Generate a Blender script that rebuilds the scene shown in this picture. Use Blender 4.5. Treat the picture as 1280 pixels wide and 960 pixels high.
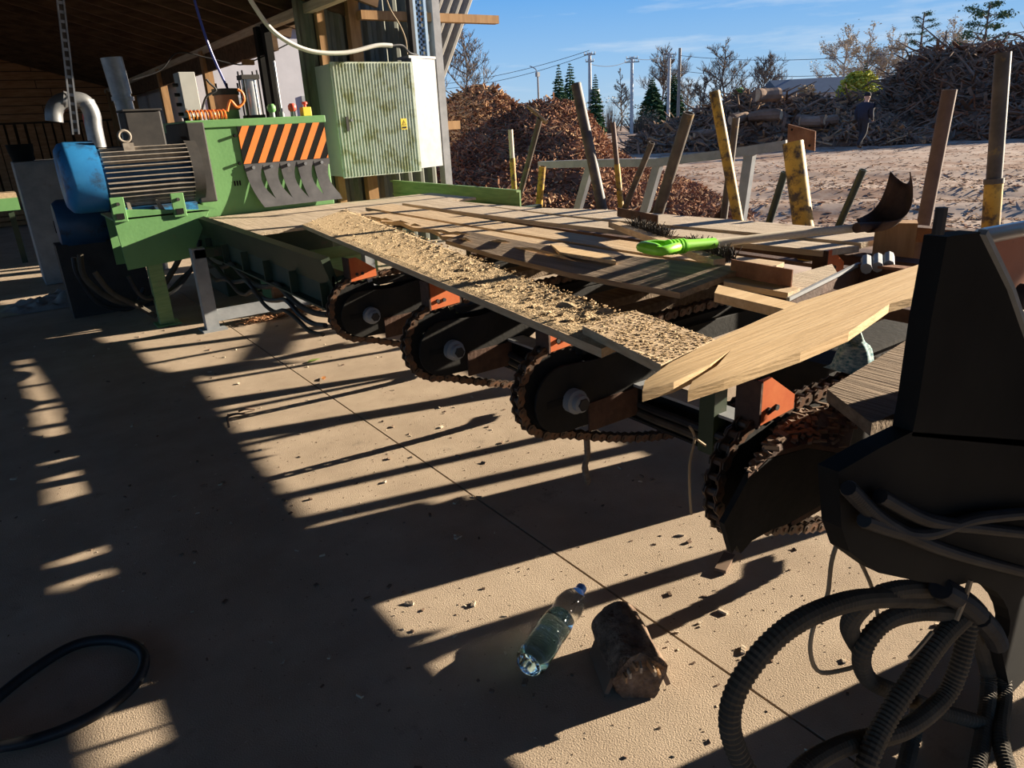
import bpy, math, random
from mathutils import Vector, Matrix, noise
random.seed(7)
SC = bpy.context.scene
COL = SC.collection
for o in list(bpy.data.objects):
    bpy.data.objects.remove(o)

# ---------------------------------------------------------------- camera
# world axes: X points out of the open side of the shed to the yard, Y runs along the shed, Z is up (metres)
F_PX, CAM_H = 900.0, 1.35
ROLL, YH, TH = math.radians(3.0), 148.0, math.radians(34.5)
PITCH = math.atan((480 - YH) * math.cos(ROLL) / F_PX)
_h = Vector((math.sin(TH), math.cos(TH), 0))
_r = Vector((math.cos(TH), -math.sin(TH), 0))
FW = _h * math.cos(PITCH) + Vector((0, 0, -math.sin(PITCH)))
_u = _r.cross(FW)
RT = _r * math.cos(ROLL) - _u * math.sin(ROLL)
UP = _r * math.sin(ROLL) + _u * math.cos(ROLL)
CP = Vector((0, 0, CAM_H))
cd = bpy.data.cameras.new('camera')
cam = bpy.data.objects.new('camera', cd)
COL.objects.link(cam)
m = Matrix((RT, UP, -FW)).transposed().to_4x4()
m.translation = CP
cam.matrix_world = m
cd.sensor_width = 36.0
cd.lens = F_PX / 1280 * 36.0
cd.clip_end = 600
SC.camera = cam

# ---------------------------------------------------------------- sky, sun, exposure
SUN_EL, SUN_OFF = math.radians(14.3), math.radians(13.0)
SUN_DIR = Vector((math.cos(SUN_OFF) * math.cos(SUN_EL), -math.sin(SUN_OFF) * math.cos(SUN_EL), math.sin(SUN_EL)))
w = bpy.data.worlds.new('sky')
SC.world = w
w.use_nodes = True
nt = w.node_tree
nt.nodes.clear()
wo = nt.nodes.new('ShaderNodeOutputWorld')
bg = nt.nodes.new('ShaderNodeBackground')
tc = nt.nodes.new('ShaderNodeTexCoord')
mp = nt.nodes.new('ShaderNodeMapping')
mp.inputs['Rotation'].default_value = (0.0, 0.12, 0.3)
mp.inputs['Scale'].default_value = (1.1, 1.6, 13.0)
nz = nt.nodes.new('ShaderNodeTexNoise')
nz.inputs['Scale'].default_value = 2.3
nz.inputs['Detail'].default_value = 7
nz.inputs['Roughness'].default_value = 0.6
cr = nt.nodes.new('ShaderNodeValToRGB')
cr.color_ramp.elements[0].position = 0.52
cr.color_ramp.elements[1].position = 0.78
cr.color_ramp.elements[1].color = (0.75, 0.75, 0.75, 1)
mx = nt.nodes.new('ShaderNodeMix')
mx.data_type = 'RGBA'
nt.links.new(tc.outputs['Generated'], mp.inputs['Vector'])
nt.links.new(mp.outputs['Vector'], nz.inputs['Vector'])
nt.links.new(nz.outputs['Fac'], cr.inputs['Fac'])
nt.links.new(cr.outputs['Color'], mx.inputs['Factor'])
# clear autumn sky: pale at the horizon, deep blue overhead, the same all the way round
sx = nt.nodes.new('ShaderNodeSeparateXYZ')
nt.links.new(tc.outputs['Generated'], sx.inputs['Vector'])
sr = nt.nodes.new('ShaderNodeValToRGB')
el_ = sr.color_ramp.elements
el_[0].position = 0.0
el_[0].color = (0.46, 0.64, 0.80, 1)
el_[1].position = 1.0
el_[1].color = (0.05, 0.16, 0.50, 1)
for ps_, c_ in ((0.06, (0.32, 0.56, 0.85, 1)), (0.15, (0.13, 0.40, 0.84, 1)), (0.4, (0.08, 0.27, 0.68, 1))):
    e_ = el_.new(ps_)
    e_.color = c_
nt.links.new(sx.outputs['Z'], sr.inputs['Fac'])
nt.links.new(sr.outputs['Color'], mx.inputs['A'])
mx.inputs['B'].default_value = (0.78, 0.86, 0.93, 1)
nt.links.new(mx.outputs['Result'], bg.inputs['Color'])
bg.inputs['Strength'].default_value = 1.0
nt.links.new(bg.outputs['Background'], wo.inputs['Surface'])

sl = bpy.data.lights.new('sun', 'SUN')
sl.energy = 19.0
sl.angle = math.radians(0.53)
sl.color = (1.0, 0.86, 0.68)
so = bpy.data.objects.new('sun', sl)
so.rotation_euler = SUN_DIR.to_track_quat('Z', 'Y').to_euler()
so.location = SUN_DIR * 60
COL.objects.link(so)
vs = SC.view_settings
vs.view_transform = 'Standard'
vs.look = 'None'
vs.exposure = 0.0
vs.gamma = 1.0
vs.use_curve_mapping = False

# ---------------------------------------------------------------- helpers
def ray(x, y):
    return FW + RT * ((x - 640) / F_PX) - UP * ((y - 480) / F_PX)
def at_x(x, y, v):
    d = ray(x, y)
    return CP + d * (v / d.x)
def at_y(x, y, v):
    d = ray(x, y)
    return CP + d * (v / d.y)
def at_z(x, y, v=0.0):
    d = ray(x, y)
    return CP + d * ((v - CAM_H) / d.z)
def at_d(x, y, dist):
    d = ray(x, y)
    return CP + d * (dist / math.hypot(d.x, d.y))
V = Vector

class MB:
    """collects shapes; build() links them as one mesh object"""
    def __init__(s):
        s.v = []; s.f = []; s.m = []
    def add(s, vs_, fs, mi=0):
        n = len(s.v)
        s.v += [tuple(p) for p in vs_]
        s.f += [tuple(i + n for i in f) for f in fs]
        s.m += [mi] * len(fs)
        return s
    def box(s, c, d, rot=None, mi=0, bev=0.0):
        c = V(c); hx, hy, hz = d[0] / 2, d[1] / 2, d[2] / 2
        vs_ = [V((x, y, z)) for z in (-hz, hz) for y in (-hy, hy) for x in (-hx, hx)]
        if rot is not None:
            R = rot if isinstance(rot, Matrix) else Matrix.Rotation(rot, 3, 'Z')
            vs_ = [R @ p for p in vs_]
        return s.add([p + c for p in vs_], [(0, 2, 3, 1), (4, 5, 7, 6), (0, 1, 5, 4), (2, 6, 7, 3), (0, 4, 6, 2), (1, 3, 7, 5)], mi)
    def b2(s, lo, hi, mi=0):
        return s.box([(a + b) / 2 for a, b in zip(lo, hi)], [abs(b - a) for a, b in zip(lo, hi)], mi=mi)
    def beam(s, p, q, w, h, up=(0, 0, 1), mi=0):
        p, q = V(p), V(q); d = (q - p); L = d.length; d.normalize()
        x = d.cross(V(up))
        if x.length < 1e-4: x = d.cross(V((0, 1, 0)))
        x.normalize(); z = x.cross(d)
        R = Matrix((x, d, z)).transposed()
        return s.box((p + q) / 2, (w, L, h), R, mi)
    def prism(s, poly, off, mi=0):
        """poly: 3D points of a planar polygon; off: extrusion vector"""
        off = V(off); n = len(poly)
        vs_ = [V(p) for p in poly] + [V(p) + off for p in poly]
        fs = [tuple(range(n))[::-1], tuple(range(n, 2 * n))]
        fs += [(i, (i + 1) % n, n + (i + 1) % n, n + i) for i in range(n)]
        return s.add(vs_, fs, mi)
    def tube(s, pts, r, sides=8, cap=True, mi=0, closed=False):
        pts = [V(p) for p in pts]; n = len(pts)
        rs = r if isinstance(r, (list, tuple)) else [r] * n
        vs_ = []; fs = []
        t0 = (pts[1] - pts[0]).normalized()
        a = t0.cross(V((0, 0, 1)))
        if a.length < 1e-3: a = t0.cross(V((1, 0, 0)))
        a.normalize()
        for i, p in enumerate(pts):
            if closed: t = pts[(i + 1) % n] - pts[i - 1]
            else: t = pts[min(i + 1, n - 1)] - pts[max(i - 1, 0)]
            t.normalize()
            a = (a - t * a.dot(t))
            if a.length < 1e-6: a = t.orthogonal()
            a.normalize(); b = t.cross(a)
            for k in range(sides):
                an = 2 * math.pi * k / sides
                vs_.append(p + (a * math.cos(an) + b * math.sin(an)) * rs[i])
        for i in range(n if closed else n - 1):
            j = (i + 1) % n
            for k in range(sides):
                l = (k + 1) % sides
                fs.append((i * sides + k, i * sides + l, j * sides + l, j * sides + k))
        if cap and not closed:
            fs.append(tuple(range(sides))[::-1])
            fs.append(tuple((n - 1) * sides + k for k in range(sides)))
        return s.add(vs_, fs, mi)
    def cyl(s, p, q, r, sides=16, r2=None, mi=0):
        return s.tube([p, q], [r, r if r2 is None else r2], sides, True, mi)
    def lathe(s, prof, p, ax, sides=20, mi=0, caps=True):
        """prof: (radius, distance along ax) pairs"""
        ax = V(ax).normalized(); a = ax.orthogonal().normalized(); b = ax.cross(a); p = V(p)
        vs_ = []; fs = []
        for r, h in prof:
            for k in range(sides):
                an = 2 * math.pi * k / sides
                vs_.append(p + ax * h + (a * math.cos(an) + b * math.sin(an)) * r)
        for i in range(len(prof) - 1):
            for k in range(sides):
                l = (k + 1) % sides
                fs.append((i * sides + k, i * sides + l, (i + 1) * sides + l, (i + 1) * sides + k))
        if caps:
            fs.append(tuple(range(sides))[::-1])
            fs.append(tuple((len(prof) - 1) * sides + k for k in range(sides)))
        return s.add(vs_, fs, mi)
    def mesh(s, name, mats, smooth=False):
        me = bpy.data.meshes.new(name)
        me.from_pydata(s.v, [], s.f)
        for m_ in (mats if isinstance(mats, (list, tuple)) else [mats]):
            me.materials.append(m_)
        if any(s.m):
            me.polygons.foreach_set('material_index', s.m)
        if smooth:
            me.polygons.foreach_set('use_smooth', [True] * len(me.polygons))
            try: me.set_sharp_from_angle(angle=math.radians(40))
            except Exception: pass
        me.update()
        return me
    def build(s, name, mats, parent=None, smooth=False, bevel=0.0):
        """vertices are in world space; the object's origin sits at its parent's origin"""
        if parent is not None:
            o0 = V(parent['_o'])
            s.v = [tuple(V(p) - o0) for p in s.v]
        me = s.mesh(name, mats, smooth)
        o = bpy.data.objects.new(name, me)
        COL.objects.link(o)
        if parent is not None:
            o.parent = parent
            o['_o'] = parent['_o']
        else:
            o['_o'] = (0.0, 0.0, 0.0)
        if bevel > 0:
            bm = o.modifiers.new('bevel', 'BEVEL')
            bm.width = bevel; bm.segments = 2; bm.limit_method = 'ANGLE'
        return o

def tag(o, label, cat, group=None, kind=None):
    o['label'] = label
    o['category'] = cat
    if group: o['group'] = group
    if kind: o['kind'] = kind
    return o
def thing(name, loc, label, cat, group=None):
    e = bpy.data.objects.new(name, None)
    e.empty_display_size = 0.1
    COL.objects.link(e)
    e.location = loc
    e['_o'] = tuple(float(a) for a in loc)
    return tag(e, label, cat, group)
def struct(o, label=None, cat=None):
    o['kind'] = 'structure'
    if label: o['label'] = label
    if cat: o['category'] = cat
    return o
def one(mb, name, mat, label, cat, base=None, smooth=False, group=None, bevel=0.0, kind=None):
    """a thing that is one mesh; its origin goes to its base"""
    if base is None:
        xs, ys, zs = zip(*mb.v)
        base = ((min(xs) + max(xs)) / 2, (min(ys) + max(ys)) / 2, min(zs))
    base = V(base)
    mb.v = [tuple(V(p) - base) for p in mb.v]
    o = mb.build(name, mat, None, smooth, bevel)
    o.location = base
    o['_o'] = tuple(base)
    return tag(o, label, cat, group, kind)
def dup_tree(o, parent=None):
    c = o.copy()
    COL.objects.link(c)
    c.parent = parent
    for ch in [x for x in bpy.data.objects if x.parent == o]:
        dup_tree(ch, c)
    return c
def crom(pts, n=8, closed=False):
    """Catmull-Rom samples through pts"""
    pts = [V(p) for p in pts]; out = []; N = len(pts)
    for i in range(N if closed else N - 1):
        g = lambda k: pts[k % N] if closed else pts[max(0, min(N - 1, k))]
        p0, p1, p2, p3 = g(i - 1), g(i), g(i + 1), g(i + 2)
        for j in range(n):
            t = j / n
            out.append(0.5 * ((2 * p1) + (p2 - p0) * t + (2 * p0 - 5 * p1 + 4 * p2 - p3) * t * t + (3 * p1 - p0 - 3 * p2 + p3) * t ** 3))
    if not closed: out.append(pts[-1])
    return out
def even(pts, step):
    """resample a polyline at equal steps"""
    out = [V(pts[0])]; acc = 0.0
    for a, b in zip(pts, pts[1:]):
        a, b = V(a), V(b); L = (b - a).length
        if L < 1e-9: continue
        d = step - acc
        while d <= L:
            out.append(a.lerp(b, d / L)); d += step
        acc = L - (d - step)
    return out
def U(a, b): return random.uniform(a, b)

# ---------------------------------------------------------------- materials
def mat(name, c1, c2=None, scale=8.0, rough=0.7, metal=0.0, bump=0.0, bscale=None, stretch=(1, 1, 1), detail=6.0,
        c3=None, lo=0.35, hi=0.68, spec=0.5, s3=2.0, t3=0.6, coord='Object', trans=0.0, ior=1.45):
    M = bpy.data.materials.new(name)
    M.use_nodes = True
    n = M.node_tree.nodes; l = M.node_tree.links
    b = n['Principled BSDF']
    b.inputs['Roughness'].default_value = rough
    b.inputs['Metallic'].default_value = metal
    b.inputs['Specular IOR Level'].default_value = spec
    b.inputs['Transmission Weight'].default_value = trans
    b.inputs['IOR'].default_value = ior
    b.inputs['Base Color'].default_value = (*c1, 1)
    if c2 is None and not bump: return M
    t = n.new('ShaderNodeTexCoord')
    mpn = n.new('ShaderNodeMapping')
    mpn.inputs['Scale'].default_value = stretch
    l.new(t.outputs[coord], mpn.inputs['Vector'])
    col = None
    if c2 is not None:
        z = n.new('ShaderNodeTexNoise')
        z.inputs['Scale'].default_value = scale
        z.inputs['Detail'].default_value = detail
        z.inputs['Roughness'].default_value = 0.62
        r = n.new('ShaderNodeValToRGB')
        r.color_ramp.elements[0].position = lo
        r.color_ramp.elements[1].position = hi
        r.color_ramp.elements[0].color = (*c1, 1)
        r.color_ramp.elements[1].color = (*c2, 1)
        l.new(mpn.outputs['Vector'], z.inputs['Vector'])
        l.new(z.outputs['Fac'], r.inputs['Fac'])
        col = r.outputs['Color']
        if c3 is not None:
            z3 = n.new('ShaderNodeTexNoise')
            z3.inputs['Scale'].default_value = s3
            z3.inputs['Detail'].default_value = 8
            z3.inputs['Roughness'].default_value = 0.7
            r3 = n.new('ShaderNodeValToRGB')
            r3.color_ramp.elements[0].position = t3 - 0.06
            r3.color_ramp.elements[1].position = t3 + 0.06
            l.new(t.outputs[coord], z3.inputs['Vector'])
            l.new(z3.outputs['Fac'], r3.inputs['Fac'])
            x = n.new('ShaderNodeMix'); x.data_type = 'RGBA'
            x.inputs['B'].default_value = (*c3, 1)
            l.new(r3.outputs['Color'], x.inputs['Factor'])
            l.new(col, x.inputs['A'])
            col = x.outputs['Result']
        l.new(col, b.inputs['Base Color'])
    if bump:
        z2 = n.new('ShaderNodeTexNoise')
        z2.inputs['Scale'].default_value = bscale or scale * 3
        z2.inputs['Detail'].default_value = 6
        bn = n.new('ShaderNodeBump')
        bn.inputs['Strength'].default_value = bump
        bn.inputs['Distance'].default_value = 0.02
        l.new(mpn.outputs['Vector'], z2.inputs['Vector'])
        l.new(z2.outputs['Fac'], bn.inputs['Height'])
        l.new(bn.outputs['Normal'], b.inputs['Normal'])
    return M

WOODY = (30, 1.6, 30)     # grain along Y
M = {}
M['concrete'] = mat('concrete', (0.35, 0.275, 0.20), (0.45, 0.36, 0.265), 3.0, 0.95, bump=0.25, bscale=240, c3=(0.25, 0.205, 0.155), s3=5.0, t3=0.66, spec=0.15)
M['subbase'] = mat('subbase', (0.36, 0.285, 0.21), (0.42, 0.34, 0.25), 30, 1.0)
M['dirt'] = mat('yard dirt', (0.235, 0.17, 0.125), (0.34, 0.265, 0.205), 0.35, 1.0, bump=0.3, bscale=5, c3=(0.19, 0.11, 0.07), s3=0.9, t3=0.54, spec=0.1)
M['bark'] = mat('red brown bark', (0.12, 0.055, 0.032), (0.30, 0.155, 0.09), 2.2, 0.95, bump=0.4, bscale=20, spec=0.1)
M['bark_tan'] = mat('tan bark', (0.26, 0.15, 0.08), (0.45, 0.29, 0.16), 2.0, 0.95, bump=0.4, bscale=20, spec=0.1)
M['root'] = mat('grey brown roots', (0.10, 0.065, 0.045), (0.26, 0.19, 0.14), 1.0, 0.95, spec=0.1)
M['log_end'] = mat('sawn log end', (0.36, 0.26, 0.16), (0.50, 0.38, 0.25), 6, 0.9, spec=0.1)
M['plank'] = mat('sawn plank', (0.40, 0.29, 0.18), (0.56, 0.43, 0.28), 1.6, 0.85, bump=0.25, bscale=4, stretch=WOODY, c3=(0.30, 0.20, 0.115), s3=2.5, t3=0.7, spec=0.2)
M['plank_grey'] = mat('weathered plank', (0.36, 0.29, 0.21), (0.52, 0.43, 0.32), 1.4, 0.9, bump=0.25, bscale=4, stretch=WOODY, c3=(0.22, 0.16, 0.11), s3=3, t3=0.66, spec=0.2)
M['plank_old'] = mat('old brown plank', (0.13, 0.095, 0.065), (0.24, 0.18, 0.125), 1.4, 0.9, bump=0.3, bscale=4, stretch=WOODY, spec=0.2)
M['plank_mid'] = mat('brown weathered plank', (0.22, 0.165, 0.115), (0.36, 0.28, 0.20), 1.4, 0.9, bump=0.3, bscale=4, stretch=WOODY, spec=0.2)
M['log_bark'] = mat('rough log bark', (0.085, 0.058, 0.042), (0.24, 0.17, 0.12), 28, 0.95, bump=1.0, bscale=45, spec=0.1)
M['plank_x'] = mat('fresh yellow plank', (0.52, 0.36, 0.19), (0.64, 0.47, 0.27), 1.6, 0.8, bump=0.2, bscale=4, stretch=(1.6, 30, 30), spec=0.2)
M['wood_wall'] = mat('warm wall planks', (0.34, 0.17, 0.08), (0.52, 0.29, 0.15), 3, 0.85, stretch=(1, 6, 6), spec=0.15)
M['wood_red'] = mat('red brown timber', (0.20, 0.095, 0.045), (0.34, 0.18, 0.09), 3, 0.85, bump=0.2, bscale=10, stretch=(1, 8, 8), spec=0.2)
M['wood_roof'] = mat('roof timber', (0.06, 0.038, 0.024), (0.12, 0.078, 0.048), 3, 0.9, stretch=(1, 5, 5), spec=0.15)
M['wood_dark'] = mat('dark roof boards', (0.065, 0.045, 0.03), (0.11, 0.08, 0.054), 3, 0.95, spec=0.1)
M['roof_board'] = mat('near black roof boards', (0.025, 0.018, 0.012), (0.045, 0.032, 0.022), 3, 0.95, spec=0.1)  # darker brown than the ceiling sheet and wall boards
M['wood_post'] = mat('brown post timber', (0.26, 0.15, 0.07), (0.38, 0.23, 0.11), 3, 0.85, stretch=(8, 8, 1), spec=0.2)
M['sawdust'] = mat('sawdust', (0.44, 0.33, 0.20), (0.56, 0.43, 0.27), 40, 1.0, bump=0.6, bscale=140, spec=0.05)
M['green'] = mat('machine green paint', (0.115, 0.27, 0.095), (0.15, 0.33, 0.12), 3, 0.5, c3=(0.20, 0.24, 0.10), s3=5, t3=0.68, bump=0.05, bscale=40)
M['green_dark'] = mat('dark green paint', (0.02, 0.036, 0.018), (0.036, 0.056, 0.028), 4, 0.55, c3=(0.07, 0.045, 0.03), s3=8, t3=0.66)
M['green_faded'] = mat('faded green sheet', (0.14, 0.25, 0.09), (0.22, 0.33, 0.13), 5, 0.6, stretch=(1, 1, 10), c3=(0.20, 0.17, 0.09), s3=6, t3=0.66)
M['black'] = mat('black greasy steel', (0.012, 0.012, 0.011), (0.022, 0.021, 0.019), 6, 0.75, c3=(0.04, 0.026, 0.016), s3=9, t3=0.70, bump=0.1, bscale=40, spec=0.2)
M['black_matte'] = mat('black painted steel', (0.010, 0.010, 0.010), (0.016, 0.016, 0.015), 5, 0.85, spec=0.12)
M['chain'] = mat('oiled chain steel', (0.05, 0.038, 0.03), (0.11, 0.07, 0.045), 30, 0.5, metal=0.35, c3=(0.15, 0.07, 0.035), s3=12, t3=0.58)
M['orange'] = mat('orange pusher paint', (0.52, 0.11, 0.03), (0.62, 0.17, 0.05), 14, 0.5, c3=(0.30, 0.20, 0.16), s3=26, t3=0.64)
M['rust'] = mat('rusty steel', (0.17, 0.075, 0.04), (0.28, 0.14, 0.075), 12, 0.85, bump=0.2, bscale=50, spec=0.25)
M['rust_dark'] = mat('dark rusty steel', (0.05, 0.03, 0.022), (0.11, 0.06, 0.04), 10, 0.8, bump=0.2, bscale=50, spec=0.25)
M['steel'] = mat('bare steel', (0.42, 0.42, 0.42), (0.55, 0.55, 0.54), 12, 0.35, metal=0.85)
M['galv'] = mat('galvanised steel', (0.20, 0.21, 0.22), (0.32, 0.33, 0.345), 9, 0.42, metal=0.7)
M['steel_grey'] = mat('grey painted steel', (0.20, 0.215, 0.225), (0.28, 0.295, 0.305), 9, 0.6, c3=(0.17, 0.13, 0.10), s3=7, t3=0.7)
M['blue'] = mat('blue motor paint', (0.02, 0.17, 0.42), (0.035, 0.25, 0.55), 4, 0.42, c3=(0.03, 0.035, 0.045), s3=3.2, t3=0.56)
M['blue_dark'] = mat('oily blue paint', (0.012, 0.05, 0.11), (0.02, 0.085, 0.17), 4, 0.45, c3=(0.02, 0.02, 0.02), s3=4, t3=0.6)
M['soot'] = mat('sooty cast iron', (0.018, 0.017, 0.017), (0.04, 0.036, 0.033), 7, 0.7)
M['fin'] = mat('dusty motor fins', (0.20, 0.17, 0.14), (0.34, 0.30, 0.25), 20, 0.75)
M['rubber'] = mat('grey black rubber', (0.045, 0.045, 0.05), (0.085, 0.085, 0.09), 8, 0.6, c3=(0.14, 0.13, 0.12), s3=9, t3=0.66)
M['white_paint'] = mat('white painted sheet', (0.66, 0.66, 0.66), (0.74, 0.74, 0.74), 6, 0.6)
M['white_wall'] = mat('white building wall', (0.36, 0.36, 0.38), (0.42, 0.42, 0.44), 2, 0.8)
M['cab_side'] = mat('weathered white sheet', (0.21, 0.215, 0.22), (0.28, 0.285, 0.29), 9, 0.6, bump=0.05)
M['cab_grey'] = mat('light grey enclosure', (0.36, 0.37, 0.35), (0.42, 0.43, 0.41), 4, 0.55)
M['cab_moss'] = mat('mossy grey door', (0.38, 0.44, 0.36), (0.47, 0.52, 0.44), 5, 0.65, stretch=(14, 14, 1), c3=(0.24, 0.26, 0.13), s3=5, t3=0.55)
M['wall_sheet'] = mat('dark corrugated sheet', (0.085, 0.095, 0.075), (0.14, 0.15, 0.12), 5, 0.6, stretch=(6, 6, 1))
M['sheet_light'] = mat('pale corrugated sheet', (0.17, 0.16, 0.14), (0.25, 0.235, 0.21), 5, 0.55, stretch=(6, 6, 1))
M['yellow'] = mat('worn yellow paint', (0.48, 0.27, 0.03), (0.60, 0.37, 0.06), 6, 0.6, c3=(0.07, 0.045, 0.03), s3=11, t3=0.53)
M['stake_dark'] = mat('dark worn tube', (0.055, 0.045, 0.038), (0.13, 0.105, 0.08), 8, 0.6, c3=(0.30, 0.19, 0.05), s3=10, t3=0.66)
M['stake_green'] = mat('dark green tube', (0.02, 0.035, 0.03), (0.035, 0.055, 0.045), 8, 0.55)
M['stake_brown'] = mat('brown rusted tube', (0.10, 0.06, 0.045), (0.17, 0.105, 0.08), 8, 0.7)
M['lime'] = mat('lime green plastic', (0.22, 0.62, 0.03), (0.27, 0.70, 0.05), 6, 0.38)
M['handle'] = mat('dusty shovel shaft', (0.55, 0.47, 0.35), (0.66, 0.58, 0.44), 8, 0.8, stretch=(3, 20, 20))
M['hose_black'] = mat('black hose rubber', (0.014, 0.0145, 0.016), (0.03, 0.031, 0.033), 12, 0.5, spec=0.3)
M['conduit'] = mat('dusty grey conduit', (0.05, 0.043, 0.032), (0.085, 0.072, 0.054), 10, 0.75, spec=0.2)
M['cable_tan'] = mat('dusty tan cable', (0.24, 0.18, 0.11), (0.34, 0.26, 0.16), 8, 0.8)
M['cable_white'] = mat('white cable', (0.62, 0.61, 0.56), None, rough=0.5)
M['blue_hose'] = mat('blue air hose', (0.03, 0.05, 0.30), None, rough=0.4)
M['orange_hose'] = mat('orange air hose', (0.75, 0.20, 0.04), None, rough=0.4)
M['brick_red'] = mat('rusty red canister', (0.24, 0.10, 0.06), (0.32, 0.15, 0.09), 8, 0.6)
M['yellow_plastic'] = mat('yellow plastic', (0.78, 0.58, 0.06), None, rough=0.45)
M['red_plastic'] = mat('red plastic', (0.65, 0.08, 0.05), None, rough=0.45)
M['red_sheet'] = mat('faded red sheet', (0.46, 0.17, 0.10), (0.56, 0.24, 0.15), 4, 0.6, c3=(0.22, 0.11, 0.07), s3=6, t3=0.66)
M['tarp'] = mat('crumpled grey plastic', (0.22, 0.22, 0.21), (0.32, 0.32, 0.30), 6, 0.5)
M['navy'] = mat('navy jacket cloth', (0.014, 0.017, 0.03), (0.022, 0.026, 0.042), 20, 0.9)
M['trousers'] = mat('charcoal trouser cloth', (0.018, 0.018, 0.021), (0.028, 0.028, 0.032), 20, 0.9)
M['boot'] = mat('brown boots', (0.10, 0.06, 0.035), None, rough=0.8)
M['skin'] = mat('skin', (0.50, 0.30, 0.21), None, rough=0.6)
M['hatblack'] = mat('black knit', (0.015, 0.015, 0.018), None, rough=0.95)
M['trunk'] = mat('bare tree bark', (0.12, 0.095, 0.075), (0.20, 0.165, 0.135), 4, 0.95, spec=0.1)
M['birch'] = mat('pale birch bark', (0.34, 0.30, 0.26), (0.46, 0.42, 0.37), 3, 0.9, spec=0.1)
M['spruce'] = mat('spruce needles', (0.022, 0.060, 0.028), (0.05, 0.11, 0.045), 1.5, 0.9, spec=0.15)
M['pine'] = mat('pine needles', (0.035, 0.075, 0.04), (0.075, 0.13, 0.06), 1.5, 0.9, spec=0.15)
M['birchleaf'] = mat('thin tan leaves', (0.36, 0.27, 0.16), (0.48, 0.38, 0.24), 1.5, 0.9, spec=0.1)
M['bushleaf'] = mat('yellow green leaves', (0.30, 0.34, 0.05), (0.46, 0.44, 0.08), 1.2, 0.85, spec=0.15)
M['greenleaf'] = mat('green leaves', (0.07, 0.15, 0.03), (0.14, 0.26, 0.06), 1.2, 0.85, spec=0.15)
M['concrete_pole'] = mat('concrete pole', (0.42, 0.42, 0.41), (0.52, 0.52, 0.51), 2, 0.85)
M['wood_pole'] = mat('wooden pole', (0.22, 0.19, 0.16), (0.30, 0.26, 0.22), 2, 0.9)
M['wire'] = mat('dark wire', (0.06, 0.06, 0.065), None, rough=0.6)
M['roof_blue'] = mat('blue grey roof', (0.018, 0.04, 0.07), (0.028, 0.055, 0.09), 2, 0.6)
M['cap_blue'] = mat('blue bottle cap', (0.06, 0.24, 0.75), None, rough=0.4)
M['pet'] = mat('clear bottle plastic', (0.95, 0.985, 1.0), None, rough=0.04, trans=1.0, ior=1.10)
M['water'] = mat('pale blue water', (0.60, 0.88, 0.97), None, rough=0.02, trans=1.0, ior=1.30)
M['black_plastic'] = mat('black plastic', (0.015, 0.015, 0.016), None, rough=0.4)
M['bristle'] = mat('dark bristles', (0.03, 0.026, 0.022), (0.07, 0.06, 0.05), 20, 0.9)
M['leaf_green'] = mat('fallen green leaf', (0.16, 0.22, 0.04), None, rough=0.7)
M['leaf_orange'] = mat('fallen orange leaf', (0.45, 0.18, 0.05), None, rough=0.7)
M['teal_cloth'] = mat('teal striped rag', (0.02, 0.13, 0.17), (0.45, 0.55, 0.52), 60, 0.9, stretch=(1, 1, 3))
# ================================================================ SETTING
# ---- shed floor: sub-base with concrete slabs, recessed joints between them
fl = MB().b2((-6.2, -5.2, -0.4), (4.7, 27, -0.012)).build('floor', M['subbase'])
struct(fl)
xs = [(-6.2, -2.4), (-2.390, 1.241), (1.249, 4.7)]
ys = [(-5.2, -0.9), (-0.888, 12.0), (12.012, 27.0)]
for x0, x1 in xs:
    for y0, y1 in ys:
        MB().b2((x0, y0, -0.012), (x1, y1, 0.0)).build('slab', M['concrete'], fl)

# ---- yard ground: gentle ruts, falling away in the distance
def yard_z(x, y):
    d = math.hypot(x, y)
    k = min(1.0, max(0.0, (x - 4.6) / 2.5))
    z = -0.04 - 0.16 * k
    z -= 0.011 * max(0.0, d - 34)
    amp = k * (0.05 if d < 40 else 0.02)
    z += amp * (noise.noise(V((x * 0.8, y * 0.8, 0))) + 0.5 * noise.noise(V((x * 2.3, y * 2.3, 5))))
    # wheel ruts that cross the view
    for c, wd, a in ((11.6, 0.45, 0.10), (13.9, 0.4, 0.07), (17.5, 0.5, 0.06)):
        q = (x * 0.81 + y * 0.58) - c - 0.5 * noise.noise(V((x * 0.15, y * 0.15, c)))
        z -= k * a * math.exp(-(q / wd) ** 2)
        z += k * a * 0.8 * math.exp(-((q - 1.6 * wd) / wd) ** 2)
    return z
def grid(xs_, ys_, fn):
    b = MB(); nx, ny = len(xs_), len(ys_)
    vs_ = [V((x, y, fn(x, y))) for y in ys_ for x in xs_]
    fs = [(j * nx + i, j * nx + i + 1, (j + 1) * nx + i + 1, (j + 1) * nx + i) for j in range(ny - 1) for i in range(nx - 1)]
    return b.add(vs_, fs)
def spaced(a, b, n, p): return [a + (b - a) * (i / n) ** p for i in range(n + 1)]
ysp = sorted(set([-60, -40, -25, -15] + [round(-10 + 0.25 * i, 3) for i in range(160)] + [30 + 2 * i for i in range(1, 14)] + [60 + 8 * i for i in range(1, 14)]))
g = grid(spaced(4.66, 200, 190, 2.2), ysp, yard_z).build('yard_ground', M['dirt'], None, True)
struct(g)

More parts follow.
